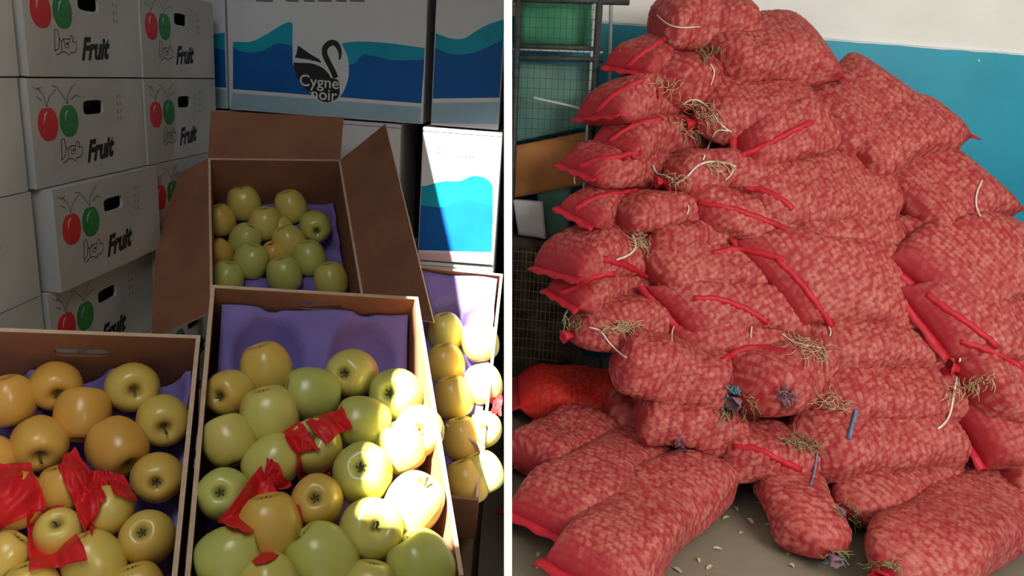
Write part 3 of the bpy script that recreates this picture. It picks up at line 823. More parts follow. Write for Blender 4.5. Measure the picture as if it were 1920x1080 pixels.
LR = [
 (836, 622, 68, 'n', (.2, .9), 'y', 'sunlit apple at the back of the right box, against the purple tray'),
 (836, 682, 72, 'n', (.2, .9), 'o', 'apple second from the back along the left wall of the right box'),
 (850, 745, 76, 'n', (.2, .9), 'o', 'orange apple third from the back along the left wall of the right box'),
 (866, 822, 76, 'n', (.2, .9), 'o', 'shaded apple behind the small cardboard corner of the right box'),
 (874, 905, 82, 'n', (.3, .9), 'o', 'shaded brown apple at the front left of the right box'),
 (906, 886, 74, 'n', (.3, .8), 'y', 'pale apple at the front right of the right box'),
 (908, 805, 68, 's', (.0, -.1), 'y', 'sunlit apple with a dark stem dot at the right of the right box'),
 (900, 640, 72, 'n', (.2, .9), 'y', 'blown-out sunlit apple at the back right of the right box'),
 (906, 720, 72, 'n', (.2, .9), 'y', 'blown-out sunlit apple in the middle of the right box'),
]
for x, y, d, k, off, t, lab in LR:
    apple(FR, -.035, x, y, d, k, off, W_[t], lab, GR)

# ------------------------------------------------------------------ red tissue papers, crumpled over the apples
def drape(poly, mw, zl, label, seed, skip=(), lift=.004, n=26, crease=.006):
    # poly: four outline curves given as corner points (photo positions), bilinear patch
    r = random.Random(seed)
    nrm = (mw.to_3x3() @ V((0, 0, 1))).normalized(); P0 = mw @ V((0, 0, zl))
    a, b_, c, d = [V((p[0], p[1], 0)) for p in poly]
    dep, rays = [], []
    for j in range(n+1):
        for i in range(n+1):
            u, v = i/n, j/n
            p = (a*(1-u)+b_*u)*(1-v) + (d*(1-u)+c*u)*v
            w1 = mn.noise(V((u*3+seed, v*3, 1.7)))*5; w2 = mn.noise(V((u*3, v*3+seed, 5.1)))*5
            x, y = p.x + w1, p.y + w2
            dr = ray(x, y)
            t = (P0 - CAM).dot(nrm) / dr.dot(nrm)
            for k, (sc, sr) in enumerate(SPH):
                if k in skip: continue
                s2 = sr + .002
                oc = CAM - sc
                A = dr.dot(dr); B = 2*oc.dot(dr); C_ = oc.dot(oc) - s2*s2
                D = B*B - 4*A*C_
                if D > 0: t = min(t, (-B - math.sqrt(D)) / (2*A))
            dep.append(t); rays.append(dr)
    base = dep[:]
    for it in range(10):                # stretch like paper: smooth, but never behind what it lies on
        new = dep[:]
        for j in range(n+1):
            for i in range(n+1):
                s, k = 0, 0
                for di, dj in ((1, 0), (-1, 0), (0, 1), (0, -1)):
                    if 0 <= i+di <= n and 0 <= j+dj <= n: s += dep[(j+dj)*(n+1)+i+di]; k += 1
                new[j*(n+1)+i] = min(base[j*(n+1)+i], s/k)
        dep = new
    vs, fs = [], []
    for j in range(n+1):
        for i in range(n+1):
            q = j*(n+1)+i
            u, v = i/n, j/n
            cr = abs(mn.noise(V((u*2.1+seed*3.1, v*2.1+u, seed)))) + .25*abs(mn.noise(V((u*5+seed, v*5-u*2, seed+4))))
            vs.append(CAM + rays[q]*(dep[q] - lift - crease*(1 - cr*2)))
    for j in range(n):
        for i in range(n):
            q = j*(n+1)+i
            fs.append((q, q+1, q+n+2, q+n+1))
    o = link('tissue_paper', mesh('tissue_paper', vs, fs), M['tissue'], None, True)
    sm = o.modifiers.new('thick', 'SOLIDIFY'); sm.thickness = .0006
    return tag(o, label, 'tissue', 'red tissue papers between the apples')
nC, nL = len(LC), len(LLl)
drape([(570, 790), (640, 764), (662, 800), (610, 832)], FC, -.03, 'red tissue corner lying on the green apple, upper right in the middle box', 1)
drape([(532, 812), (562, 786), (602, 842), (556, 852)], FC, -.03, 'small red tissue fold left of the partly wrapped apple in the middle box', 2)
drape([(500, 858), (520, 866), (546, 912), (488, 930)], FC, -.03, 'red tissue peak in front of the half covered apple', 3, skip=(16,), lift=.012)
drape([(488, 872), (528, 930), (470, 1000), (408, 980)], FC, -.02, 'red tissue sheet behind the pinkish apple in the middle box', 4, skip=(16,), lift=.012)
drape([(448, 980), (560, 945), (580, 1020), (480, 1060)], FC, -.05, 'red tissue cup under the pinkish apple', 5, skip=(16, 18, 19))
drape([(555, 855), (600, 845), (620, 890), (560, 905)], FC, -.06, 'red tissue scrap deep between apples at the middle of the box', 6, skip=(9, 14))
drape([(-20, 872), (58, 866), (88, 950), (-20, 1002)], FL, -.05, 'red tissue wrapping the apple at the left frame edge', 7)
drape([(108, 872), (140, 838), (200, 930), (160, 1000)], FL, -.05, 'large red tissue peak in the lower left box', 8)
drape([(150, 880), (196, 884), (205, 930), (170, 1005)], FL, -.05, 'pinkish red tissue fold against the half wrapped apple', 9, skip=(nC+10,))
drape([(188, 880), (232, 890), (258, 942), (214, 925)], FL, -.05, 'red tissue corner pointing right above the half wrapped apple', 10)
drape([(52, 960), (120, 945), (165, 1050), (55, 1072)], FL, -.06, 'red tissue under the small stem apple, lower left', 11, skip=(nC+9,))
drape([(922, 748), (940, 740), (941, 778), (920, 775)], FR, -.03, 'scrap of red tissue in the sunlit right box', 12)
# small cardboard corner standing among the right-hand apples
P = FR.inverted() @ ray_plane(838, 795, FR @ V((0, 0, .0)), (FR.to_3x3() @ V((0, 0, 1))))
Q = FR.inverted() @ ray_plane(910, 838, FR @ V((0, 0, .0)), (FR.to_3x3() @ V((0, 0, 1))))
flap('divider_flap', boxR, P, Q, Q + V((0, -.012, -.055)), P + V((0, -.012, -.055)), .004)

# ------------------------------------------------------------------ right stall: wire rack with crates at its left
rk = empty('wire_rack', Matrix.Translation((.06, 3.45, 0)), 'tall dark wire rack at the left of the sack heap', 'rack')
def rkp(x, y, yy): return ray_plane(x, y, V((0, yy, 0)), V((0, 1, 0))) - V((.06, 3.45, 0))
RY = 3.42
def post(xt, xb, mat, r, yy=RY):
    a = rkp(xt, -30, yy); b = rkp(xb, 300, yy)
    d = (b - a) / (b.z - a.z)
    top = a + d * (2.15 - a.z); bot = a + d * (0 - a.z)
    tube_obj('post', [top, bot], r, mat, rk, 8)
post(974, 962, M['black_metal'], .014)
post(1126, 1106, M['black_metal'], .016)
post(1117, 1098, M['grey_metal'], .007)
post(1147, 1138, M['grey_metal'], .009, RY + .3)
for y0, y1, mat, r in ((86, 92, M['black_metal'], .012), (108, 112, M['black_metal'], .014), (92, 98, M['grey_metal'], .005), (-2, 4, M['black_metal'], .014)):
    tube_obj('rail', [rkp(962, y0, RY), rkp(1180 if y0 < 0 else 1130, y1, RY)], r, mat, rk, 6)
tube_obj('hook_rod', spline([rkp(1000, 183, RY-.03), rkp(1040, 192, RY-.03), rkp(1075, 200, RY-.03), rkp(1104, 208, RY-.03)], 4), .006, M['grey_metal'], rk, 6)
tube_obj('hook_rod', [rkp(1104, 206, RY-.03), rkp(1099, 300, RY-.03)], .005, M['grey_metal'], rk, 6)
wires = []
for k in range(13):
    x = 968 + k*11.5
    wires.append([rkp(x + 4, 0, RY-.012), rkp(x - 6, 260, RY-.012)])
for k in range(14):
    wires.append([rkp(962, 12 + k*19, RY-.014), rkp(1118, 18 + k*19, RY-.014)])
tag(tubes_obj('wire_mesh', wires, .0011, M['black_metal'], rk), kind='stuff')
wires = []
for k in range(12):
    x = 962 + k*8
    wires.append([rkp(x + 2, 470, 3.30), rkp(x - 8, 680, 3.30)])
for k in range(12):
    wires.append([rkp(955, 470 + k*18, 3.298), rkp(1058, 480 + k*18, 3.298)])
tag(tubes_obj('wire_mesh', wires, .0014, M['dry_green'], rk), kind='stuff')
def wp(x, y, yy): return ray_plane(x, y, V((0, yy, 0)), V((0, 1, 0)))
def slab(name, quad, yy, depth, mat, label, cat, folds=.012, n=12, seed=0):
    a, b_, c, d = [wp(x, y, yy) for x, y in quad]
    bm = bmesh.new()
    g = []
    for s in range(2):
        for j in range(n+1):
            for i in range(n+1):
                u, v = i/n, j/n
                p = (a*(1-u)+b_*u)*(1-v)+(d*(1-u)+c*u)*v
                k = mn.noise(p*9+V((seed, 0, 0)))*folds + mn.noise(p*22+V((0, seed, 0)))*folds*.4
                g.append(bm.verts.new(p + V((0, s*depth + k, 0))))
    N = (n+1)**2
    for s in range(2):
        for j in range(n):
            for i in range(n):
                q = s*N+j*(n+1)+i
                f = (g[q], g[q+1], g[q+n+2], g[q+n+1])
                bm.faces.new(f if s == 0 else f[::-1])
    ring = [i for i in range(n)] + [j*(n+1)+n for j in range(n)] + [n*(n+1)+i for i in range(n, 0, -1)] + [j*(n+1) for j in range(n, 0, -1)]
    for k in range(len(ring)):
        p, q = ring[k], ring[(k+1) % len(ring)]
        bm.faces.new((g[p], g[p+N], g[q+N], g[q]))
    return tag(link(name, bm_mesh(name, bm), mat, None, True), label, cat)
slab('plastic_crate', [(978, -40), (1112, -40), (1106, 84), (976, 80)], RY+.10, .30, M['green_cloth'], 'green plastic-wrapped crate on the top shelf of the wire rack', 'crate', .012, 12, 1)
slab('plastic_crate', [(968, 118), (1112, 122), (1106, 236), (962, 266)], RY+.08, .30, M['teal_cloth'], 'grey-teal wrapped crate on the middle shelf of the wire rack', 'crate', .018, 14, 2)
slab('wooden_board', [(958, 276), (1108, 246), (1104, 345), (956, 372)], RY+.06, .10, M['orange_card'], 'orange-brown board leaning under the teal crate in the rack', 'board', .006, 10, 3)
slab('paper_sack', [(962, 376), (1018, 380), (1024, 448), (972, 440)], RY-.02, .05, M['sheet_white'], 'pale grey paper sack low in the wire rack', 'sack', .010, 8, 4)
slab('plastic_crate', [(1008, 352), (1072, 348), (1064, 462), (1010, 468)], RY+.08, .22, M['teal_cloth'], 'dull green crate behind the pale paper sack', 'crate', .012, 8, 5)
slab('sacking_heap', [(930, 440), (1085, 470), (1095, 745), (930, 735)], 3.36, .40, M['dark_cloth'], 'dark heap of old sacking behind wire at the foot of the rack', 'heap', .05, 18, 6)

# ------------------------------------------------------------------ onion sacks
TREES = []
def profile_point(x, y, extra=0.0):
    d = ray(x, y)
    t = (2.42 + .5*1.45) / (d.y - .5*d.z)
    return CAM + d*(t + extra)
def floor_point(x, y, z):
    d = ray(x, y)
    return CAM + d*((z - CAM.z)/d.z)
def fw_ft(s, e1, e2):
    fw, ft = 1.0, 1.0
    for dist, e in ((s, e1), (1-s, e2)):
        if e == 'seam':
            u = min(dist/.30, 1)
            ft *= .05 + .95*math.sin(u*math.pi/2)**.6
            fw *= .93 + .07*math.sin(u*math.pi/2)
        elif e == 'tied':
            u = min(dist/.26, 1)
            k = math.sin(u*math.pi/2)**.8
            fw *= .16 + .84*k
            ft *= .20 + .80*k
        else:
            u = min(dist/.12, 1)
            k = math.sqrt(max(0, 1-(1-u)**2))
            fw *= .45 + .55*k
            ft *= .25 + .75*k
    return fw, ft
def onion_sack(P1, P2, T, Wd, e1, e2, label, seed, sag=.03, roll=0.0, mat='net', pitch=.0215, group='red net onion sacks in the heap', low=False, skew=0.0):
    r = np.random.default_rng(seed)
    a = (P2 - P1); L = a.length; a.normalize()
    up = V((0, 0, 1)) if abs(a.z) < .75 else V((0, -1, .35))
    b = (up - a*up.dot(a)).normalized()
    c = a.cross(b).normalized()
    b, c = b*math.cos(roll) + c*math.sin(roll), c*math.cos(roll) - b*math.sin(roll)
    res = .008 if not low else .022
    nu = max(18, int(L/res)); nv = max(24, int((Wd+T)*1.55/res))
    A, B_, C_ = np.array(a), np.array(b), np.array(c)
    base = np.array(P1)
    ph = r.uniform(0, 6.28, 6)
    tab = np.array([fw_ft(k/200, e1, e2) for k in range(201)])
    down = np.array((0, 0, -1.0))
    bend = r.uniform(-.025, .025)
    pf = np.linspace(0, 2*math.pi, 1441)    # spread the outline evenly by its length
    ex = 2/3.3
    ox, oy = Wd/2*np.sign(np.cos(pf))*np.abs(np.cos(pf))**ex, T/2*np.sign(np.sin(pf))*np.abs(np.sin(pf))**ex
    al = np.concatenate([[0], np.cumsum(np.hypot(np.diff(ox), np.diff(oy)))])
    circ = float(al[-1]); al = al/al[-1]
    def surf(s, v):
        f = np.interp(v, al, pf)
        fw = np.interp(s, np.linspace(0, 1, 201), tab[:, 0]); ft = np.interp(s, np.linspace(0, 1, 201), tab[:, 1])
        cs, sn = np.cos(f), np.sin(f)
        k = 2/3.3
        w_ = Wd/2*fw*np.sign(cs)*np.abs(cs)**k
        h_ = T/2*ft*np.sign(sn)*np.abs(sn)**k
        h_ = np.where(h_ < 0, h_*.85, h_)
        lump = 1 + .07*np.sin(s*7+ph[0]+f) + .05*np.sin(s*13+ph[1]-2*f) + .035*np.sin(3*f+s*9+ph[2])
        q = (2*s-1)
        p = base[None] + A[None]*(s*L)[:, None] + C_[None]*(w_*lump + bend*q*q)[:, None] + B_[None]*(h_*lump)[:, None] + down[None]*(sag*q*q)[:, None]
        return p + A[None]*(skew*w_*(1-s))[:, None]
    s = np.linspace(0, 1, nu+1); f = np.linspace(0, 1, nv, endpoint=False)
    SS, FF = np.meshgrid(s, f, indexing='ij')
    ps = surf(SS.ravel(), FF.ravel())
    G = ps.reshape(nu+1, nv, 3)
    du = np.gradient(G, axis=0); dv = np.roll(G, -1, 1) - np.roll(G, 1, 1)
    N = np.cross(dv, du); N /= (np.linalg.norm(N, axis=2, keepdims=True) + 1e-9)
    cen = G.mean(axis=1, keepdims=True)
    sg = np.sign(((G-cen)*N).sum(2).mean()); N *= sg
    # onions: a jittered lattice of centres on the surface
    ku, kv = max(6, int(L/pitch)), max(10, int(circ/pitch))
    ju = (np.arange(ku)[:, None] + .5 + r.uniform(-.24, .24, (ku, kv))) / ku
    jv = (np.arange(kv)[None] + .5*(np.arange(ku)[:, None] % 2) + r.uniform(-.22, .22, (ku, kv))) / kv % 1.0
    ctr = surf(ju.ravel(), jv.ravel()).reshape(ku, kv, 3)
    tone = r.uniform(0, 1, (ku, kv))
    iu = np.clip((SS*ku).astype(int), 0, ku-1); iv = np.floor(FF*kv).astype(int)
    best = np.full(SS.shape, 1e9); bt = np.zeros(SS.shape)
    for di in (-1, 0, 1):
        for dj in (-2, -1, 0, 1):
            i2 = np.clip(iu+di, 0, ku-1); j2 = (iv+dj) % kv
            d = np.linalg.norm(G - ctr[i2, j2], axis=2)
            m_ = d < best
            best = np.where(m_, d, best); bt = np.where(m_, tone[i2, j2], bt)
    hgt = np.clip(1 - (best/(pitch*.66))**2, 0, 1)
    endf = np.zeros(nu+1)
    if e1 == 'seam': endf = np.maximum(endf, np.clip(1 - s*L/.10, 0, 1))
    if e2 == 'seam': endf = np.maximum(endf, np.clip(1 - (1-s)*L/.10, 0, 1))
    if e1 == 'tied': endf = np.maximum(endf, .7*np.clip(1 - s*L/.05, 0, 1))
    if e2 == 'tied': endf = np.maximum(endf, .7*np.clip(1 - (1-s)*L/.05, 0, 1))
    amp = .0062*(1 - endf)[:, None]
    G = G + N*(hgt*amp)[..., None]
    vs = G.reshape(-1, 3)
    ii, jj = np.meshgrid(np.arange(nu), np.arange(nv), indexing='ij')
    j3 = (jj+1) % nv
    fs = np.stack([ii*nv+jj, (ii+1)*nv+jj, (ii+1)*nv+j3, ii*nv+j3], -1).reshape(-1, 4)
    caps = [[k for k in range(nv)], [nu*nv + k for k in range(nv-1, -1, -1)]]
    me = bpy.data.meshes.new('onion_sack')
    me.from_pydata(vs.tolist(), [], fs.tolist() + caps)
    uvl = me.uv_layers.new(name='UVMap')
    li = np.empty(len(me.loops), dtype=np.int32); me.loops.foreach_get('vertex_index', li)
    uv = np.stack([(li // nv)/nu*L, (li % nv)/nv*circ], -1).astype(np.float32)
    uvl.data.foreach_set('uv', uv.ravel())
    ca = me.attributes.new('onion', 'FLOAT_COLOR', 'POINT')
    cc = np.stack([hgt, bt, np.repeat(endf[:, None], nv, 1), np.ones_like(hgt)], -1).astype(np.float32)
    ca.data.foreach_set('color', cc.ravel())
    me.update()
    o = link('onion_sack', me, M[mat], None, True)
    tag(o, label, 'sack', group)
    if not low: TREES.append(BVHTree.FromPolygons([tuple(v) for v in vs[::1]], [tuple(x) for x in fs], all_triangles=False))
    # the flat sewn end of the net, ruffled
    for e, s0, sgn in ((e1, 0.0, -1), (e2, 1.0, 1)):
        if e == 'round' or low: continue
        if e == 'seam':
            n = 22
            wv = []
            for k in range(3):
                for i in range(n+1):
                    u = i/n*2-1
                    p = base + A*(s0*L + skew*(1-s0)*u*Wd/2*.94) + C_*(u*Wd/2*.94*(1+.05*k) + bend) + down*(sag) + A*sgn*(-.008 + .018*k) + B_*(.004*math.sin(i*.9+ph[3])*k*.6) + down*(.006*k*k*.5)
                    wv.append(p)
            fq = [(k*(n+1)+i, k*(n+1)+i+1, (k+1)*(n+1)+i+1, (k+1)*(n+1)+i) for k in range(2) for i in range(n)]
            so = link('seam', mesh('seam', wv, fq), M['seam'], o, True)
            sm = so.modifiers.new('thick', 'SOLIDIFY'); sm.thickness = .006; sm.offset = 0
        else:                           # gathered neck that flares into a ruff
            n = 18
            wv = []
            for k, (q, rr) in enumerate(((-.03, .75), (-.005, .5), (.012, .55), (.04, 1.15))):
                for i in range(n):
                    t = 2*math.pi*i/n
                    rad = Wd*.085*rr*(1 + .18*k/3*math.sin(5*t+ph[4]))
                    wv.append(base + A*(s0*L + sgn*q) + down*sag + (C_*math.cos(t) + B_*math.sin(t)*.8)*rad + C_*bend)
            fq = [(k*n+i, k*n+(i+1) % n, (k+1)*n+(i+1) % n, (k+1)*n+i) for k in range(3) for i in range(n)]
            no = link('gathered_neck', mesh('gathered_neck', wv, fq), M['grey_tie'] if seed % 3 == 0 else M['seam'], o, True)
            sm = no.modifiers.new('thick', 'SOLIDIFY'); sm.thickness = .004; sm.offset = 0
    return o
SACK = {}
# key: x1, y1, x2, y2 (photo positions of the two ends), height px, extra depth 1, 2, ends, label
R_, S_, T_ = 'round', 'seam', 'tied'
SK = {
 'a1': (1312, 84, 1556, 104, 150, .0, .05, T_, S_, 'topmost red net onion sack, lying across the peak of the heap'),
 'a2': (1228, 48, 1400, 60, 96, .02, .10, R_, R_, 'onion sack bulging at the upper left of the peak, a pale cord across it'),
 'a3': (1174, 126, 1300, 92, 66, .0, .22, S_, R_, 'onion sack with a pointed corner to the left, just under the peak'),
 'a4': (1228, 168, 1330, 130, 92, -.02, .22, T_, R_, 'greyish tied sack end below the peak at left'),
 'b1': (1118, 212, 1290, 176, 80, .0, .25, S_, R_, 'onion sack with a red pointed corner, third beak from the top'),
 'b2': (1300, 222, 1522, 195, 118, .0, .05, T_, R_, 'onion sack with dry roots at its left end, right under the topmost sack'),
 'b3': (1512, 262, 1676, 150, 135, .06, .12, R_, S_, 'onion sack slanting up to the right, upper right of the heap'),
 'b4': (1596, 292, 1776, 214, 118, .0, .08, R_, S_, 'onion sack with a corner pointing right against the teal wall'),
 'c1': (1140, 272, 1310, 240, 72, .0, .25, S_, R_, 'onion sack corner at left, fourth beak from the top'),
 'c2': (1388, 296, 1552, 238, 92, -.06, .0, S_, R_, 'onion sack with a bright red seam slanting across its front, upper middle'),
 'c3': (1084, 318, 1260, 312, 80, .0, .25, S_, R_, 'onion sack beak with a loose string tip, fifth from the top at left'),
 'c4': (1244, 335, 1405, 330, 82, -.02, .05, T_, R_, 'onion sack below the long pale roots in the upper middle'),
 'c5': (1392, 372, 1668, 352, 148, -.02, .06, R_, R_, 'large plain onion sack at the centre right of the heap, above the split one'),
 'c6': (1686, 396, 1842, 326, 148, .02, .08, R_, S_, 'onion sack against the teal wall with a white string at its corner'),
 'd1': (1073, 398, 1230, 372, 70, .0, .25, S_, R_, 'onion sack beak sixth from the top at left'),
 'd2': (1164, 408, 1312, 396, 70, -.06, .08, R_, R_, 'short onion sack end under the sixth beak'),
 'd3': (1284, 392, 1498, 440, 82, -.05, .0, S_, R_, 'onion sack with a red seam running down to the right in the middle'),
 'd4': (1040, 506, 1240, 436, 112, .0, .22, S_, R_, 'broad onion sack sloping down to the left edge of the heap'),
 'd5': (1205, 458, 1372, 440, 76, -.02, .08, T_, R_, 'onion sack with a pale dry tuft and white string at its left end'),
 'd6': (1484, 446, 1680, 440, 92, -.03, .05, R_, R_, 'flat onion sack squeezed between the two large centre sacks'),
 'd7': (1690, 474, 1832, 424, 106, .0, .08, R_, R_, 'onion sack under the wall-side sack with the white string'),
 'e1': (1722, 528, 1935, 470, 158, -.12, -.02, S_, R_, 'big onion sack at the right edge of the photo, upper one'),
 'e2': (1440, 520, 1728, 545, 162, -.08, .0, S_, R_, 'big onion sack with a red seam down its left end, middle of the heap'),
 'e3': (1050, 552, 1240, 524, 82, .0, .22, S_, R_, 'onion sack with a bright red corner at the left, seventh beak'),
 'e4': (1222, 512, 1470, 514, 96, -.03, .05, R_, R_, 'onion sack left of the big one with the seam'),
 'e5': (1248, 576, 1510, 590, 92, -.05, .0, S_, R_, 'flattened onion sack below centre with seam to the left'),
 'f1': (1068, 622, 1300, 594, 108, .0, .18, T_, R_, 'onion sack with dry straw at its left end, low left of the heap'),
 'f2': (1264, 632, 1530, 652, 84, -.04, .02, S_, R_, 'onion sack low in the middle with short white strings'),
 'f3': (1730, 606, 1940, 628, 140, -.14, -.06, S_, R_, 'onion sack at the right edge, second from above'),
 'f4': (1498, 648, 1806, 648, 112, -.04, .0, T_, R_, 'long onion sack right of centre with dry roots at its left end'),
 'f5': (1152, 668, 1352, 722, 138, -.04, -.02, R_, R_, 'rounded onion sack at the lower left of the heap, above the floor sacks'),
 'f6': (1380, 745, 1500, 672, 134, -.14, .05, T_, R_, 'onion sack end with a blue-green rag, lower centre'),
 'f7': (1496, 742, 1796, 726, 122, -.06, -.02, T_, R_, 'long onion sack right of the blue-green rag, third from the floor'),
 'f8': (1796, 694, 1940, 735, 150, -.14, -.08, T_, R_, 'onion sack at the right edge with hanging white roots'),
 'g1': (1196, 776, 1392, 806, 106, -.04, -.02, R_, R_, 'onion sack near the floor at lower left of the heap'),
 'g2': (1476, 838, 1780, 800, 124, -.10, -.04, T_, R_, 'onion sack with a blue string, second from the floor'),
 'g3': (1345, 846, 1545, 862, 112, -.08, -.06, R_, R_, 'red onion sack at the foot of the heap above the bare floor'),
 'g4': (1812, 812, 1940, 842, 118, -.12, -.10, S_, R_, 'onion sack at the right edge above the floor sacks'),
 'g5': (1868, 884, 1945, 905, 90, -.10, -.08, R_, R_, 'small piece of onion sack at the right edge near the floor'),
}
KS = 1.42
TILT = {'e2': (58, .75), 'c5': (45, .2), 'e1': (45, .45), 'f3': (48, .6), 'c6': (35, 0), 'b3': (35, 0), 'b4': (35, 0), 'd6': (40, .3), 'd3': (62, .9), 'a1': (30, .1),
        'e5': (55, .9), 'e4': (40, .4), 'f4': (30, 0), 'f7': (30, 0), 'b2': (35, 0), 'g2': (25, 0), 'c2': (60, -.4), 'f2': (45, .5), 'f8': (35, .3), 'd7': (30, 0), 'g4': (40, .5)}
def thick(P, hpx):
    Z = (P - CAM).dot(FW)
    v = (P - CAM).normalized()
    th = math.asin(max(-.95, min(.95, -v.z)))
    return min(.30, max(.10, hpx*Z/FPX/(math.cos(th) + .75*KS*abs(math.sin(th)))))
sd = 10
for k, (x1, y1, x2, y2, hp, d1, d2, e1, e2, lab) in SK.items():
    push = .09
    P1 = profile_point(x1, y1, d1 + push); P2 = profile_point(x2, y2, d2 + push)
    T = thick((P1+P2)/2, hp)*1.08
    sd += 1
    rr = random.Random(sd)
    sag = rr.uniform(.012, .03)
    P1 = P1 + V((0, 0, sag*.6)); P2 = P2 + V((0, 0, sag*.6))
    Wd, rl, sk = min(.36, T*KS + .03), rr.uniform(-.15, .2), 0
    if k in TILT:                       # lying on the slope of the heap, broad side to the front
        hv = hp * ((P1+P2)/2 - CAM).dot(FW) / FPX * 1.12
        rl = math.radians(TILT[k][0]); sk = TILT[k][1]
        T = min(T, .20)
        Wd = min(.40, max(T*1.15, (hv - T*math.cos(rl)*.75) / math.sin(rl)))
    else:
        T = min(.28, T*1.06)
    SACK[k] = onion_sack(P1, P2, T, Wd, e1, e2, lab, sd, sag, rl, skew=sk)
FLS = {
 'h1': (972, 738, 1200, 752, 128, S_, R_, 'full bright red net sack lying on the floor at the left edge', 'net_full'),
 'h2': (985, 868, 1125, 806, 104, R_, R_, 'onion sack on the floor at the left edge below the bright red one', 'net'),
 'h3': (1012, 985, 1215, 838, 150, S_, R_, 'onion sack on the floor at left, second from the front, red seam below', 'net'),
 'h4': (1078, 1082, 1322, 884, 178, S_, R_, 'frontmost onion sack on the floor at lower left', 'net'),
 'h5': (1575, 955, 1825, 838, 150, T_, R_, 'onion sack on the floor at lower right with a dry tuft at its near end', 'net'),
 'h6': (1655, 1075, 1915, 912, 172, T_, R_, 'frontmost onion sack on the floor at lower right', 'net'),
}
for k, (x1, y1, x2, y2, hp, e1, e2, lab, mt) in FLS.items():
    P = floor_point((x1+x2)/2, (y1+y2)/2, .09)
    T, Wd = {'h1': (.22, .36), 'h5': (.22, .33), 'h6': (.20, .32)}.get(k, (.19, .29))
    P1 = floor_point(x1, y1, T*.46); P2 = floor_point(x2, y2, T*.46)
    sd += 1
    SACK[k] = onion_sack(P1, P2, T, Wd, e1, e2, lab, sd, .0, 0, mt)
# the sack that hangs head down over the foot of the heap
P1 = profile_point(1455, 885, .0); P2 = floor_point(1552, 1040, .075)
SACK['g6'] = onion_sack(P1, P2, .15, .22, R_, T_, 'onion sack sliding head first onto the bare floor, tied with a blue rag', 99, .0, 0)
# sacks inside the heap that close its gaps
for kz in range(8):
    z = .12 + kz*.195
    for kx in range(4):
        xx = .62 + kx*.43 + (.12 if kz % 2 else 0)
        if kz > 6 and kx in (0, 2, 3): continue
        if kz > 5 and kx == 2: continue
        if kz > 4 and kx == 3: continue
        yy = 2.42 + .5*z + .36
        lim = .42 + .07*kz
        xx = max(xx, lim + .25)
        onion_sack(V((xx-.25, yy, z)), V((xx+.25, yy+.03, z)), .20, .34, R_, R_, 'onion sack inside the heap, glimpsed only through its gaps', 300+kz*5+kx, .01, 0, 'net', .03, 'onion sacks inside the heap', True)

# ------------------------------------------------------------------ strings, dry roots, rags on the sacks
def surf_hit(x, y, lift=.008):
    d = ray(x, y).normalized()
    best = None
    for t in TREES:
        h = t.ray_cast(CAM, d)
        if h[0] is not None and (best is None or h[3] < best): best = h[3]
    if best is None:
        return None
    return CAM + d*(best - lift)
def surf_line(pts, lift=.008):
    out = []
    last = None
    for p in pts:
        h = surf_hit(p[0], p[1], lift)
        if h is None: h = profile_point(p[0], p[1]) if last is None else CAM + ray(*p)*((last-CAM).dot(FW))
        out.append(h); last = h
    return out
def cord(key, pts, r=.0032, mat='string', name='string'):
    sp = spline([(a, b, 0) for a, b in pts], 4)
    L = surf_line([(p.x, p.y) for p in sp])
    for it in range(2):                 # a cord bridges small dips
        L = [L[0]] + [(L[i-1] + L[i]*2 + L[i+1])/4 for i in range(1, len(L)-1)] + [L[-1]]
    tube_obj(name, L, r, M[mat], SACK[key], 5)
def tuft(key, cx, cy, rx, ry, ang, mat='dry', n=26, ln=26, r=.0022, name='dry_roots', seed=0):
    q = random.Random(seed + int(cx))
    lines = []
    ca, sa = math.cos(math.radians(ang)), math.sin(math.radians(ang))
    for i in range(n):
        t, k = q.uniform(0, 6.28), math.sqrt(q.random())
        u, v = rx*k*math.cos(t), ry*k*math.sin(t)
        x, y = cx + u*ca - v*sa, cy + u*sa + v*ca
        a = math.radians(ang) + q.uniform(-.9, .9) + (math.pi if q.random() < .5 else 0)
        l = ln*q.uniform(.5, 1.1)
        P = surf_line([(x, y), (x + l*.5*math.cos(a), y + l*.5*math.sin(a) + 2), (x + l*math.cos(a+.3), y + l*math.sin(a+.3) + 4)], .004)
        P = [p - FW*q.uniform(.002, .02) for p in P]
        lines.append(spline(P, 3))
    tag(tubes_obj(name, lines, r, M[mat], SACK[key], 4, r*.5), kind='stuff')
def seam_fold(key, pts, r=.014):       # the sewn net edge that shows as a bright red fold
    sp = spline([(a, b, 0) for a, b in pts], 6)
    L = surf_line([(p.x, p.y) for p in sp], -.006)
    for it in range(3): L = [L[0]] + [(L[i-1] + L[i]*2 + L[i+1])/4 for i in range(1, len(L)-1)] + [L[-1]]
    L = [p + UP*(.002*math.sin(i*1.7)) for i, p in enumerate(L)]
    tube_obj('seam', L, r, M['seam'], SACK[key], 6)
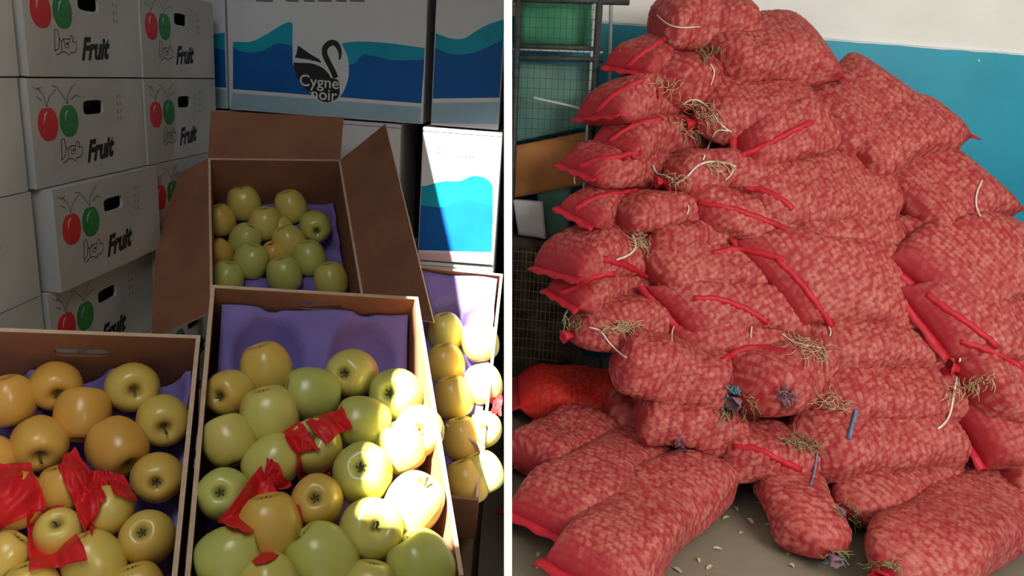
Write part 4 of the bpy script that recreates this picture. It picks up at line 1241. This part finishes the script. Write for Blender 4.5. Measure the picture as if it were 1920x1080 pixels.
for key, pts in (('c2', [(1390, 292), (1440, 270), (1485, 246), (1522, 230)]), ('d3', [(1310, 380), (1360, 388), (1420, 408), (1472, 428)]), ('c5', [(1395, 352), (1430, 356), (1470, 378), (1485, 392)]),
                 ('e2', [(1456, 486), (1492, 520), (1528, 566), (1560, 612)]), ('b1', [(1120, 211), (1150, 180), (1180, 162), (1206, 150)]), ('a3', [(1178, 126), (1200, 104), (1230, 84), (1250, 72)]),
                 ('c1', [(1144, 266), (1172, 244), (1204, 230), (1240, 224)]), ('c3', [(1088, 314), (1120, 300), (1150, 296), (1200, 286)]), ('d1', [(1080, 394), (1110, 374), (1150, 364), (1196, 358)]),
                 ('e3', [(1052, 550), (1080, 540), (1110, 520), (1150, 512)]), ('f6', [(1356, 676), (1390, 656), (1430, 652), (1480, 664)]), ('f3', [(1738, 552), (1775, 580), (1820, 610), (1870, 650)]),
                 ('e5', [(1300, 560), (1345, 560), (1395, 578), (1440, 604)]), ('e4', [(1335, 476), (1380, 466), (1430, 476), (1470, 486)]), ('d4', [(1130, 486), (1180, 500), (1215, 520), (1240, 534)]),
                 ('f8', [(1800, 640), (1840, 652), (1880, 668), (1915, 690)]), ('g3', [(1375, 838), (1420, 842), (1460, 862), (1500, 880)])):
    seam_fold(key, pts)
cord('a1', [(1332, 120), (1340, 135), (1333, 160)])
cord('a2', [(1232, 28), (1250, 44), (1275, 52), (1312, 50)], .003)
tuft('a1', 1328, 96, 12, 26, 75, 'dry_green', 26, 18)
tuft('a4', 1250, 160, 12, 30, 110, 'dry', 20, 18)
tuft('b2', 1318, 212, 34, 16, 25, 'dry', 40, 24)
tuft('b2', 1288, 240, 28, 16, 30, 'dry', 34, 22)
cord('b2', [(1280, 196), (1300, 186), (1326, 198), (1350, 232), (1372, 248)], .0032)
cord('b2', [(1366, 246), (1345, 244), (1334, 262), (1322, 290), (1318, 300)], .0036)
cord('c4', [(1224, 310), (1232, 326), (1246, 328), (1262, 336)], .0036)
cord('c4', [(1266, 346), (1290, 330), (1306, 312), (1330, 303), (1362, 306), (1380, 312)], .0042)
cord('c4', [(1376, 312), (1372, 326), (1360, 338)], .0036)
tuft('c4', 1262, 332, 22, 10, 10, 'dry', 22, 20)
tuft('c4', 1350, 312, 28, 10, 5, 'dry', 24, 20)
cord('c3', [(1082, 320), (1077, 330), (1078, 345)], .003)
cord('d5', [(1186, 440), (1192, 455), (1190, 468), (1176, 480), (1156, 487)], .0042)
tuft('d5', 1204, 452, 24, 15, 25, 'dry', 40, 18)
tuft('f1', 1160, 612, 40, 10, -8, 'dry', 36, 26)
tuft('f1', 1078, 606, 14, 26, 110, 'dry_green', 24, 22)
cord('f1', [(1104, 614), (1126, 620), (1140, 640), (1160, 660), (1174, 670)], .0034)
cord('f2', [(1264, 612), (1260, 624), (1260, 638)], .0026)
cord('f2', [(1410, 612), (1408, 624), (1408, 634)], .0026)
cord('e2', [(1554, 612), (1558, 622), (1556, 630)], .0026)
cord('f4', [(1466, 626), (1490, 642), (1520, 648), (1545, 654)], .003)
tuft('f4', 1520, 650, 44, 20, 20, 'dry', 40, 28)
tuft('f6', 1384, 764, 12, 42, 65, 'dry_green', 40, 24, name='onion_tops')
tuft('f6', 1374, 735, 10, 14, 60, 'blue_tie', 30, 18, .0035, 'blue_green_rag')
tuft('f6', 1472, 742, 12, 16, 40, 'grey_tie', 30, 18, .0035, 'grey_rag')
tuft('f7', 1560, 752, 36, 14, 10, 'dry', 34, 26)
cord('f8', [(1800, 672), (1796, 700), (1788, 740), (1782, 775), (1770, 795), (1758, 804)], .0042)
tuft('f8', 1816, 724, 12, 50, 75, 'dry', 36, 24)
tuft('g2', 1505, 828, 40, 14, 15, 'dry_green', 46, 22, name='onion_tops')
cord('g2', [(1606, 768), (1602, 785), (1596, 805), (1592, 822)], .008, 'blue_string', 'blue_strap')
cord('g2', [(1532, 850), (1528, 880), (1520, 910)], .0036, 'blue_string', 'blue_string')
cord('c6', [(1842, 338), (1832, 360), (1830, 385), (1838, 405)], .0034)
cord('d3', [(1290, 385), (1292, 392), (1288, 402)], .003)
tuft('h5', 1592, 962, 30, 14, 35, 'dry_green', 34, 20, name='onion_tops')
tuft('h6', 1640, 1060, 50, 10, 0, 'dry_green', 40, 22, name='onion_tops')
tuft('g6', 1565, 1056, 20, 16, 10, 'blue_tie', 40, 18, .0035, 'blue_green_rag')
tuft('g6', 1570, 1038, 24, 8, 0, 'dry_green', 30, 20, name='onion_tops')
tuft('g1', 1276, 830, 8, 10, 0, 'grey_tie', 20, 12, .003, 'grey_rag')

# ------------------------------------------------------------------ scraps of onion skin on the floor
q = random.Random(5)
spots = [(1405, 978), (1380, 955), (1362, 972), (1312, 1052), (1345, 1030), (1270, 1070), (1008, 1040), (1005, 1062), (1036, 1056), (1425, 945), (1378, 922), (1350, 880), (1364, 888), (1484, 1062), (1478, 1040), (1390, 1000), (1440, 985), (1330, 1065)]
for i, (x, y) in enumerate(spots):
    c = floor_point(x, y, .001)
    n, rings = 10, 3
    ang, lx, ly, curl = q.uniform(0, 3.1), q.uniform(.010, .019), q.uniform(.006, .010), q.uniform(.3, .8)
    vs = [V((0, 0, .002))]
    for k in range(1, rings+1):
        for j in range(n):
            t = 2*math.pi*j/n
            u, v = lx*k/rings*math.cos(t)*(1+q.uniform(-.1, .1)), ly*k/rings*math.sin(t)
            vs.append(V((u*math.cos(ang)-v*math.sin(ang), u*math.sin(ang)+v*math.cos(ang), .002 + curl*(v*v)/ly*1.2)))
    fs = [(0, 1+j, 1+(j+1) % n) for j in range(n)]
    for k in range(rings-1):
        fs += [(1+k*n+j, 1+(k+1)*n+j, 1+(k+1)*n+(j+1) % n, 1+k*n+(j+1) % n) for j in range(n)]
    o = link('onion_skin', mesh('onion_skin', vs, fs), M['skin'], None, True)
    o.location = c
    tag(o, 'pale curled scrap of onion skin on the concrete floor in front of the heap', 'onion skin', 'onion skin scraps on the floor')
